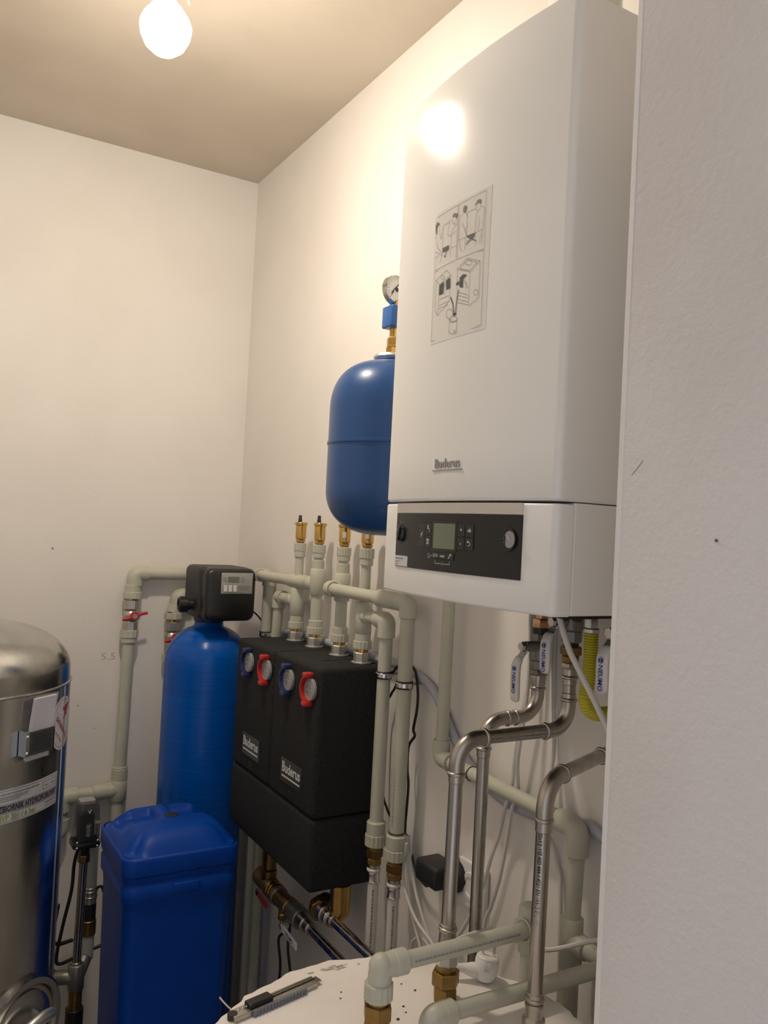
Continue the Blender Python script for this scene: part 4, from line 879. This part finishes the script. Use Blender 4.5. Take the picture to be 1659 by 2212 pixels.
# ---------------------------------------------------------------- stainless pipes
def bead(c, ax, par, r=.0146): 
    return MB().torus(c, ax, r-.0030, .0034, 30, 10).build('press_bead', 'steel_f', par)
def pelbow(c, d1, d2, rad, par, r=.0125, tail=.012):
    c = V(*c); d1 = unit(d1); d2 = unit(d2)
    MB().tube([c+d1*(rad+tail)]+arc(c, d1, d2, rad, 12)+[c+d2*(rad+tail)], r, 20).build('press_elbow', 'steel_f', par, 50)
    for d in (d1, d2): bead(c+d*(rad+tail), d, par)
def press_tail(p0, p1, par, r=.0130): return sleeve(p0, p1, r, 'steel_f', par, 'press_sleeve', .0012)
s1y = 1.065
t = thing('steel_pipe', (.774, s1y, KT), 'stainless pipe on a brass union bending twice up to the boiler', 'pipe')
hexnut((.774, s1y, KT), (.774, s1y, KT+.022), .0195, 'brass_d', t, 'hex_nut', .5); hexnut((.774, s1y, KT+.0225), (.774, s1y, KT+.045), .0220, 'brass_d', t, 'union_nut', .2); pipe((.774, s1y, KT+.044), (.774, s1y, KT+.058), .0150, 'brass_d', t, 'brass_neck')
hexnut((.774, s1y, KT+.056), (.774, s1y, KT+.082), .0195, 'zinc', t, 'adaptor_hex', .4, 8)
MB().lathe([(.0150, 0), (.0140, .004), (.0132, .020), (.0125, .024)], (.774, s1y, KT+.082), n=24).build('press_adaptor', 'steel_f', t); bead((.774, s1y, KT+.109), (0, 0, 1), t); press_tail((.774, s1y, KT+.106), (.774, s1y, KT+.117), t, .0126)
pipe((.774, s1y, KT+.116), (.776, s1y, 1.360), .0110, 'steel', t)
mb = MB(); vs, fs = text2d('8:4-6  6102 71 01', .0105, 'LEFT'); put2d(mb, vs, fs, lambda u, v, hh: V(.775-.01115*math.cos(R(15)+v/.011), s1y-.01115*math.sin(R(15)+v/.011), 1.137+u)); mb.build('pipe_print', 'print_k', t, 0)
press_tail((.776, s1y, 1.352), (.776, s1y, 1.366), t, .0122)
pelbow((.776, s1y, 1.418), (0, 0, -1), (1, 0, 0), .040, t, .0125, .012)
pipe((.822, s1y, 1.418), (.960, s1y, 1.418), .0112, 'steel', t)
pelbow((1.004, s1y, 1.418), (-1, 0, 0), (0, 0, 1), .038, t, .0125, .012)
pipe((1.004, s1y, 1.463), (1.004, s1y, 1.510), .0112, 'steel', t); press_tail((1.004, s1y, 1.466), (1.004, s1y, 1.480), t, .0122); press_tail((1.004, s1y, 1.493), (1.004, s1y, 1.507), t, .0122); bead((1.004, s1y, 1.506), (0, 0, 1), t)
sleeve((1.004, s1y, 1.506), (1.004, s1y, 1.522), .0125, 'steel_f', t); hexnut((1.004, s1y, 1.520), (1.004, s1y, 1.530), .0150, 'steel_f', t)
hexnut((1.004, s1y, 1.531), (1.004, s1y, 1.543), .0160, 'brass_d', t); hexnut((1.004, s1y, 1.544), (1.004, s1y, 1.559), .0190, 'brass_d', t, 'union_nut', .5); pipe((1.004, s1y, 1.558), (1.004, s1y, 1.566), .0130, 'black', t, 'seal')

s2x, s2y = .932, 1.20
t = thing('steel_pipe', (s2x, s2y, .001), 'stainless pipe passing behind the polystyrene top, short offset bend to the boiler', 'pipe')
pipe((s2x, s2y, .001), (s2x, s2y, 1.355), .0112, 'steel', t); press_tail((s2x, s2y, 1.342), (s2x, s2y, 1.358), t, .0126)
pelbow((s2x, s2y, 1.408), (0, 0, -1), (1, 0, 0), .040, t, .0125, .010)
pelbow((1.053, s2y, 1.408), (-1, 0, 0), (0, 0, 1), .042, t, .0125, .010)
press_tail((.978, s2y, 1.408), (1.003, s2y, 1.408), t, .0128)
press_tail((1.053, s2y, 1.455), (1.053, s2y, 1.468), t, .0130); MB().lathe([(.0125, 0), (.0135, .006), (.0140, .018), (.0130, .024)], (1.053, s2y, 1.462), n=24).build('press_adaptor', 'steel_f', t)
hexnut((1.053, s2y, 1.484), (1.053, s2y, 1.494), .0185, 'gunmetal', t)

def neumo(par, c, m_neck=True, ln=.075):
    """white lever with blue lettering hanging in front of a valve; c = centre of the stem nut, lever faces -x"""
    c = V(*c)
    MB().cyl(c+V(.030, 0, 0), c, .0095, n=20).build('valve_stem', 'gunmetal', par)
    hexnut(c+V(.004, 0, 0), c+V(-.008, 0, 0), .0085, 'zinc', par, 'stem_nut')
    b = c+V(-.006, 0, -.008)
    n0 = MB().add([b+V(0, s*.0085, 0)+V(x, 0, z) for s in (-1, 1) for x, z in ((.006, .016), (.0075, .016), (.0075, -.002), (-.004, -.016), (-.0055, -.015), (.006, -.0015))],
                  [(0, 1, 2, 5), (5, 2, 3, 4), (6, 11, 8, 7), (11, 10, 9, 8), (0, 6, 7, 1), (1, 7, 8, 2), (2, 8, 9, 3), (3, 9, 10, 4), (4, 10, 11, 5), (5, 11, 6, 0)]).build('lever_neck', 'zinc', par, 30)
    l0 = b+V(-.006, 0, -.014)
    # lever plate: bent outline extruded sideways with rounded end
    w_ = .0115; rings = []
    for z, x, ww, th in ((.004, .004, .80, .0022), (.000, .001, .92, .0030), (-.012, -.004, 1, .0034), (-.030, -.005, 1, .0034), (-ln+.010, -.004, 1, .0034), (-ln+.003, -.0035, .86, .0030), (-ln, -.0035, .45, .0020)):
        rings.append([l0+V(x+sx_*th, sy_*w_*ww, z) for sx_, sy_ in ((-1, -.85), (-.4, -1), (.4, -1), (1, -.85), (1, .85), (.4, 1), (-.4, 1), (-1, .85))])
    lv_ = MB().loft(rings).build('white_lever', 'white_pl', par, 50)
    fx = lambda u, v, hh: l0+V(-.0092, -v, -.014-u)
    mb = MB(); vs, fs = text2d('NEUMO', .0125, 'LEFT', .0002); put2d(mb, [(u+.011, v) for u, v in vs], fs, lambda u, v, hh: fx(u*.86, v, hh)); vs, fs = disc2((.003, 0), .0046, 18, .0050); put2d(mb, vs, fs, fx); mb.build('lettering', 'print_b', lv_, 0)
    mb = MB()
    for l in ([(-.001, -.0022), (-.001, .0022)], [(.001, 0), (.006, 0)]):
        vs, fs = ribbon([(a_+.001, b_) for a_, b_ in l], .0011); put2d(mb, vs, fs, lambda u, v, hh: fx(u, v, hh)+V(-.0003, 0, 0))
    mb.build('emblem_mark', 'print_w', lv_, 0)
t = thing('shutoff_valve', (1.053, s2y, 1.494), 'grey shut-off valve with copper nut and low-hanging white lever', 'valve')
hexnut((1.053, s2y, 1.494), (1.053, s2y, 1.512), .0175, 'gunmetal', t, 'valve_end', .3, 8); MB().rcyl((1.053, s2y, 1.510), (1.053, s2y, 1.548), .0190, .003).build('valve_body', 'gunmetal', t); hexnut((1.053, s2y, 1.546), (1.053, s2y, 1.562), .0175, 'gunmetal', t, 'valve_end', .1)
pipe((1.053, s2y, 1.561), (1.053, s2y, 1.572), .0150, 'black', t, 'seal'); hexnut((1.053, s2y, 1.571), (1.053, s2y, 1.590), .0150, 'copper', t, 'copper_nut'); pipe((1.053, s2y, 1.589), (1.053, s2y, 1.636), .0105, 'copper', t, 'copper_tail')
neumo(t, (1.000, 1.183, 1.541), ln=.078)
t = thing('shutoff_valve', (1.004, s1y, 1.566), 'grey shut-off valve close under the boiler above a brass union', 'valve')
hexnut((1.004, s1y, 1.566), (1.004, s1y, 1.586), .0185, 'gunmetal', t, 'valve_end', .3, 8); MB().rcyl((1.004, s1y, 1.585), (1.004, s1y, 1.622), .0200, .003).build('valve_body', 'gunmetal', t); pipe((1.004, s1y, 1.62), (1.004, s1y, 1.636), .012, 'brass_d', t)
neumo(t, (.962, 1.063, 1.601), ln=.064)
t = thing('shutoff_valve', (.925, .885, 1.59), 'brass shut-off valve with white lever beside the yellow hose', 'valve')
hexnut((.945, .880, 1.608), (.945, .880, 1.636), .0190, 'brass_d', t); MB().rcyl((.945, .880, 1.56), (.945, .880, 1.61), .0150, .002).build('valve_body', 'nickel', t); MB().rcyl((.945, .880, 1.50), (.945, .880, 1.561), .0105, .002).build('copper_tail', 'copper', t)
neumo(t, (.915, .886, 1.606), ln=.066)

s3 = V(.848, .943)
t = thing('steel_pipe', (s3[0], s3[1], KT), 'printed stainless pipe on the polystyrene top bending off behind the wall end', 'pipe')
x_, y_ = s3
MB().lathe([(.0170, 0), (.0170, .016), (.0135, .020), (.0130, .032), (.0140, .036), (.0132, .040)], (x_, y_, KT), n=24).build('press_adaptor', 'steel_f', t); bead((x_, y_, KT+.045), (0, 0, 1), t)
press_tail((x_, y_, KT+.040), (x_, y_, KT+.055), t, .0126)
pipe((x_, y_, KT+.054), (x_+.003, y_, 1.316), .0112, 'steel', t); press_tail((x_+.003, y_, 1.306), (x_+.003, y_, 1.322), t, .0126)
d3 = unit(V(.925, .38, 0))
pelbow((x_+.003, y_, 1.380), (0, 0, -1), d3, .046, t, .0128, .010)
e3 = V(x_+.003, y_, 1.380)
pipe(e3+d3*.052, e3+d3*.2575, .0112, 'steel', t); bead(e3+d3*.205, d3, t); press_tail(e3+d3*.203, e3+d3*.216, t, .0126)
mb = MB(); vs, fs = text2d('22x1.2  UZ AISI 444-1.4521 EN 10312 EN 10217-7  DVGW 7301BS0290 ROR  D', .0098, 'LEFT', res=1)
k = .236/max(v[0] for v in vs); put2d(mb, vs, fs, lambda u, v, hh: V(x_+.0015-.01135*math.cos(R(30)+v/.0112), y_-.01135*math.sin(R(30)+v/.0112), 1.307-u*k)); mb.build('pipe_print', 'print_k', t, 0)

# ---------------------------------------------------------------- plastic pipes over and behind the tank
ya = 1.024
t = thing('tank_pipe', (.632, ya, KT), 'grey plastic pipe with brass-footed elbow rising from the polystyrene top', 'pipe')
hexnut((.628, ya, KT), (.628, ya, KT+.028), .0195, 'brass_d', t, 'hex_nut', .3); hexnut((.628, ya, KT+.0285), (.628, ya, KT+.050), .0215, 'brass_d', t, 'union_nut', .6); pipe((.628, ya, KT+.049), (.628, ya, KT+.058), .0150, 'brass_d', t, 'brass_neck')
ribcollar((.628, ya, KT+.056), (.628, ya, KT+.080), .0205, 'pp', t); 
ppelbow((.629, ya, 1.118), (0, 0, -1), (1, 0, 0), .0172, t, .030, 'pp', .010); MB().sphere((.630, ya, 1.119), .0178).build('elbow_ball', 'pp', t)
sleeve((.650, ya, 1.118), (.671, ya, 1.118), .0182, 'pp', t); pipe((.668, ya, 1.118), (.905, ya, 1.117), .0124, 'pp', t)
mb = MB(); dashes(mb, lambda u, v, h: V(.680+u, ya-.0126*math.cos(R(10)+v/.0124), 1.1175+.0126*math.sin(R(10)+v/.0124)), 0, .20, 0, .0032, 5, .5); mb.build('pipe_print', 'pp_print', t, 0)
MB().torus((.893, ya, 1.117), (1, 0, 0), .0165, .002).build('elbow_rim', 'pp', t)
pptee((.912, ya+.01, 1.075), (.912, ya+.01, 1.150), (.918, ya+.01, 1.117), (-1, 0, 0), .0170, t, .026)
pipe((.912, ya+.01, KT), (.912, ya+.01, 1.077), .0125, 'pp', t)

yb = .985
t = thing('tank_pipe', (.695, yb, KT), 'lower grey plastic pipe lying close above the polystyrene top', 'pipe')
ppelbow((.694, yb, 1.050), (1, 0, 0), (0, 0, -1), .0178, t, .032, 'pp', .010); sleeve((.712, yb, 1.050), (.732, yb, 1.050), .0182, 'pp', t)
pipe((.730, yb, 1.050), (1.0895, yb, 1.046), .0126, 'pp', t)

px2 = 1.05  # whole drain run scaled about the camera to suit the nearer wall
t = thing('boiler_drain_pipe', (px2, 1.079, 0.0653), 'grey plastic pipe stepping down the wall behind the stainless pipes', 'pipe')
pipe((px2, 1.498, 1.624), (px2, 1.5, 1.283), .0138, 'pp', t)
ppelbow((px2, 1.501, 1.251), (0, 0, 1), (0, -1, 0), .0190, t, .038, bend=.014)
MB().torus((px2, 1.466, 1.249), (0, 1, 0), .0168, .0022).build('elbow_rim', 'pp', t)
pipe((px2, 1.466, 1.25), (px2, 1.107, 1.241), .0142, 'pp', t)
ppelbow((px2, 1.077, 1.24), (0, 1, 0), (0, 0, -1), .0205, t, .046, bend=.018)
pipe((px2, 1.077, 1.199), (px2, 1.081, 1.08), .0145, 'pp', t)
pptee((px2, 1.081, 0.9966), (px2, 1.081, 1.085), (px2, 1.081, 1.045), (0, -1, 0), .0200, t, .040)
pipe((px2, 1.045, 1.045), (px2, 0.6115, 1.037), .0145, 'pp', t); pipe((px2, 1.081, 0.0653), (px2, 1.081, 0.9985), .0160, 'pp', t)
MB().torus((px2, 1.387, 1.248), (0, 1, 0), .0145, .0015, 24, 6).build('cable_tie', 'cable_k', t)
MB().obox((px2-.012, 1.443, 1.213), (V(1, 0, 0), V(0, 1, 0), V(0, 0, 1)), (.002, .002, .008)).build('tie_tail', 'cable_k', t, 0)

# ---------------------------------------------------------------- hoses and cables
hp = [(1.078, 2.50, 1.35), (1.078, 2.44, 1.395), (1.078, 2.36, 1.4135), (1.078, 2.151, 1.4135), (1.078, 1.93, 1.4135), (1.078, 1.785, 1.413), (1.078, 1.65, 1.403), (1.078, 1.585, 1.381), (1.078, 1.554, 1.357), (1.078, 1.504, 1.305), (1.078, 1.472, 1.275), (1.078, 1.431, 1.249), (1.078, 1.357, 1.222), (1.078, 1.297, 1.211), (1.078, 1.215, 1.214), (1.078, 1.104, 1.235), (1.078, 1.058, 1.235), (1.078, 0.949, 1.199), (1.078, 0.8541, 1.133)]  # hose points scaled about the camera, some adjusted by hand afterwards
tag(MB().tube(spline(hp, 5), .0105, 14).build('drain_hose', 'hose', None), 'blue-grey flexible hose lying along the right wall behind the pipes', 'hose')
g = spline([(.944, .958, 1.600), (.945, .958, 1.567), (.943, .957, 1.538), (.939, .957, 1.509), (.937, .957, 1.493), (.944, .957, 1.479), (.960, .957, 1.470), (.985, .957, 1.468), (1.02, .957, 1.470), (1.05, .957, 1.475), (1.0895, .957, 1.475)], 14)
t = thing('gas_hose', (.944, .958, 1.60), 'yellow corrugated gas hose curving down from the boiler', 'hose')
L_ = 0; out = []; rad = []
fine = []
for a_, b_ in zip(g[:-1], g[1:]):
    for k in range(4): fine.append(a_+(b_-a_)*k/4)
for i, p in enumerate(fine):
    if i: L_ += np.linalg.norm(p-fine[i-1])
    out.append(p); rad.append(.0108+.0010*math.sin(2*math.pi*L_/.0042))
MB().tube(out, rad, 16).build('corrugated_hose', 'gas', t, 80)
hexnut((.944, .958, 1.602), (.944, .958, 1.620), .0105, 'zinc', t, 'hose_nut'); sleeve((.944, .958, 1.596), (.944, .958, 1.604), .0122, 'zinc', t, 'ferrule'); pipe((.944, .958, 1.619), (.944, .958, 1.636), .009, 'zinc', t)
tag(MB().tube(spline([(.827, .908, 1.636), (.845, .902, 1.585), (.865, .893, 1.545), (.900, .873, 1.470), (.93, .85, 1.38)]), .0046, 10).build('boiler_cable', 'cable_w', None), 'thick white cable slanting down from the boiler across the yellow hose', 'cable')
def wcable(pts, r, lab): return tag(MB().tube(spline(pts, 5), r, 8).build('power_cable', 'cable_w', None), lab, 'cable')  # cable points come from scaling about the camera, a few moved since
wcable([(1.076, 1.25, 1.636), (1.076, 1.245, 1.502), (1.066, 1.25, 1.428), (1.066, 1.27, 1.325), (1.0685, 1.282, 1.245), (1.0600, 1.287, 1.212), (1.068, 1.311, 1.15), (1.066, 1.331, 1.096), (1.066, 1.352, 1.034), (1.066, 1.385, 0.9632), (1.066, 1.429, 0.8965), (1.066, 1.504, 0.8261), (1.066, 1.618, 0.7499), (1.066, 1.647, .005)], .0040, 'white cable from boiler passing the wall socket to the white heating pipes')
wcable([(1.062, 1.242, 1.636), (1.062, 1.238, 1.505), (1.060, 1.240, 1.423), (1.055, 1.251, 1.313), (1.0685, 1.262, 1.245), (1.0590, 1.267, 1.211), (1.059, 1.278, 1.144), (1.057, 1.292, 1.067), (1.057, 1.314, 1.004), (1.057, 1.333, 0.9508), (1.057, 1.352, 0.7499), (1.057, 1.361, .005)], .0040, 'white cable from boiler dropping in front of the wall socket')
wcable([(1.082, 1.19, 1.636), (1.082, 1.192, 1.512), (1.082, 1.187, 1.432), (1.082, 1.181, 1.348), (1.070, 1.179, 1.275), (1.0668, 1.178, 1.24), (1.0640, 1.175, 1.205), (1.082, 1.161, 1.15), (1.082, 1.142, 0.9879), (1.082, 1.133, .005)], .0040, 'white cable hanging straight down behind the copper-nut valve')
for k, pts in enumerate(([(1.047, 1.618, 1.026), (1.047, 1.625, 0.9451), (1.047, 1.592, 0.8975), (1.047, 1.551, 0.8699), (1.047, 1.485, 0.8489), (1.038, 1.38, 0.7975), (1.028, 1.333, 0.5595)], [(1.057, 1.633, 1.036), (1.057, 1.609, 0.9022), (1.057, 1.576, 0.8451), (1.057, 1.552, 0.807), (1.047, 1.504, 0.7118), (1.038, 1.476, 0.4643)], [(1.066, 1.637, 1.036), (1.066, 1.609, 0.9403), (1.066, 1.571, 0.8832), (1.066, 1.533, 0.8404), (1.057, 1.495, 0.807), (1.047, 1.428, 0.5595)])):  # these points are pre-scaled about the camera too
    tag(MB().tube(spline(pts, 6), .0036, 8).build('wall_cable', 'cable_w', None), ['thin white cable sweeping furthest out from behind the white heating pipes', 'thin white cable dropping closest beside the white heating pipes', 'thin white cable between two others behind the heating pipes'][k], 'cable', 'white cables behind the heating pipes')
tag(MB().tube(spline([(1.060, 1.6493, 1.425), (1.060, 1.6321, 1.4109), (1.060, 1.6200, 1.366), (1.062, 1.6250, 1.323), (1.068, 1.6442, 1.279), (1.068, 1.6368, 1.2646), (1.068, 1.6605, 1.235), (1.068, 1.6618, 1.183), (1.068, 1.6538, 1.142), (1.068, 1.659, 1.043), (1.068, 1.650, 1.028), (1.068, 1.6352, 1.008), (1.068, 1.601, .962), (1.068, 1.5707, .9497), (1.066, 1.552, .952), (1.060, 1.535, .978)], 6), .0033, 8).build('sensor_cable', 'cable_k', None), 'black cable wandering down the wall to the black plug adapter', 'cable')
tag(MB().tube(spline([(1.060, 1.7494, 1.383), (1.060, 1.7293, 1.402), (1.060, 1.7120, 1.416), (1.060, 1.7000, 1.405), (1.060, 1.712, 1.38), (1.066, 1.735, 1.355), (1.068, 1.7518, 1.339), (1.068, 1.776, 1.289), (1.068, 1.770, 1.109), (1.068, 1.745, 1.063), (1.068, 1.718, 1.044), (1.068, 1.71, 1.016), (1.068, 1.715, .97)], 6), .0030, 8).build('sensor_cable', 'cable_k', None), 'black cable looping behind the pipe clamps beside the pump groups', 'cable')

# ---------------------------------------------------------------- socket, adapter, white plug
t = thing('wall_socket', (XW-.001, 1.408, .955), 'white wall socket behind the stainless pipes', 'socket')  # socket and adapter drawn nearer by scaling about the camera
MB().rbox(XW-.012, XW-.0005, 1.361, 1.456, .955, 1.052, .004).build('socket_plate', 'white_pl', t)
MB().lathe([(.030, 0), (.028, .003), (.020, .003), (.019, .001)], (XW-.012, 1.409, 1.003), (-1, 0, 0), 30).build('socket_ring', 'white_pl', t)
t = thing('plug_adapter', (1.06, 1.50, .975), 'black plug-in power adapter on the right wall', 'power adapter')
MB().rbox(1.026, 1.0895, 1.465, 1.548, .977, 1.025, .008).build('adapter_body', 'black_m', t)
MB().lathe([(.033, 0), (.035, .004), (.035, .020), (.030, .024)], (1.0885, 1.462, 1.008), (-1, 0, 0), 30).build('plug_base', 'black_m', t)
t = thing('white_plug', (.862, 1.080, KT), 'white mains plug lying prongs up on the polystyrene top', 'plug')
q = V(.862, 1.080, KT)
ax_ = unit(V(.16, .02, .98)); s_ = unit(V(.80, -.55, 0)-ax_*np.dot(V(.80, -.55, 0), ax_))
MB().lathe([(.006, .001), (.0135, .003), (.0180, .010), (.0195, .020), (.0195, .034), (.0185, .0355), (.0185, .039), (.0165, .041)], q, ax_, 30).build('plug_body', 'white_pl', t)
for s in (-1, 1): MB().cyl(q+ax_*.040+s_*s*.0085, q+ax_*.059+s_*s*.0085, .0024, n=12).build('prong', 'chrome', t)
for s in (-1, 1): MB().obox(q+ax_*.030+np.cross(ax_, s_)*s*.0190, (s_, np.cross(ax_, s_), ax_), (.0040, .0012, .0075)).build('earth_clip', 'chrome', t, 0)
e_ = unit(V(-.84, .52, .10)); p_ = q+V(0, 0, .016)
MB().lathe([(.0120, .012), (.0110, .022), (.0085, .030), (.0070, .036), (.0072, .038), (.0062, .040), (.0066, .043), (.0056, .045), (.0060, .048), (.0048, .052)], p_, e_, 20).build('strain_relief', 'white_pl', t)
MB().tube(spline([p_+e_*.050, p_+e_*.066+V(0, .004, .004), p_+e_*.070+V(.02, .03, .006), V(.90, 1.185, 1.035), V(.965, 1.18, 1.035), V(1.00, 1.10, 1.03), V(1.03, .99, 1.09), V(1.05, .85, 1.15)]), .0042, 8).build('plug_cable', 'cable_w', t)

# ---------------------------------------------------------------- snap-off knife
A = V(.458, 1.152, KT+.0045); B = V(.6165, 1.190, KT+.0045); ku = unit(B-A); kv = unit(np.cross(V(0, 0, 1), ku)); kw = V(0, 0, 1); KL = np.linalg.norm(B-A)
t = thing('utility_knife', (A[0], A[1], KT), 'metal snap-off utility knife lying on the polystyrene top', 'knife')
kp = lambda u, v, h: A+ku*u+kv*v+kw*h
MB().obox(kp(KL*.47, 0, 0), (ku, kv, kw), (KL*.47, .0105, .0042)).build('metal_channel', 'steel_f', t, 0, .001)
MB().obox(kp(KL*.55, .0005, .0044), (ku, kv, kw), (KL*.40, .0014, .0006)).build('channel_slot', 'groove', t, 0)
MB().obox(kp(KL*.96, .001, .001), (ku, kv, kw), (KL*.05, .0075, .0008)).build('blade', 'steel', t, 0)
MB().obox(kp(KL*.64, .0072, .0042), (ku, kv, kw), (KL*.31, .0016, .0010)).build('channel_lip', 'steel', t, 0)
MB().obox(kp(KL*.30, .001, .0070), (ku, kv, kw), (.021, .0085, .0040)).build('slider', 'black', t, 0, .002)
MB().cyl(kp(KL*.455, .000, .003), kp(KL*.455, .000, .0050), .0022, n=12).build('rivet', 'groove', t)
for k in range(16): MB().cyl(kp(KL*(.20+.038*k), -.0125, -.0040), kp(KL*(.20+.038*k), -.0125, .0042), .0033, n=8).build('grip_rib', 'grip', t)
MB().obox(kp(KL*.49, -.0115, -.0005), (ku, kv, kw), (KL*.31, .0018, .0030)).build('grip_strip', 'grip', t, 0)
MB().cyl(kp(.003, .002, -.003), kp(.003, .002, .0045), .0075, n=20).build('end_cap', 'black', t)
for k in range(4): MB().sphere(kp(.014+.007*k, .003, .0042), .0022).build('end_stud', 'chrome', t)
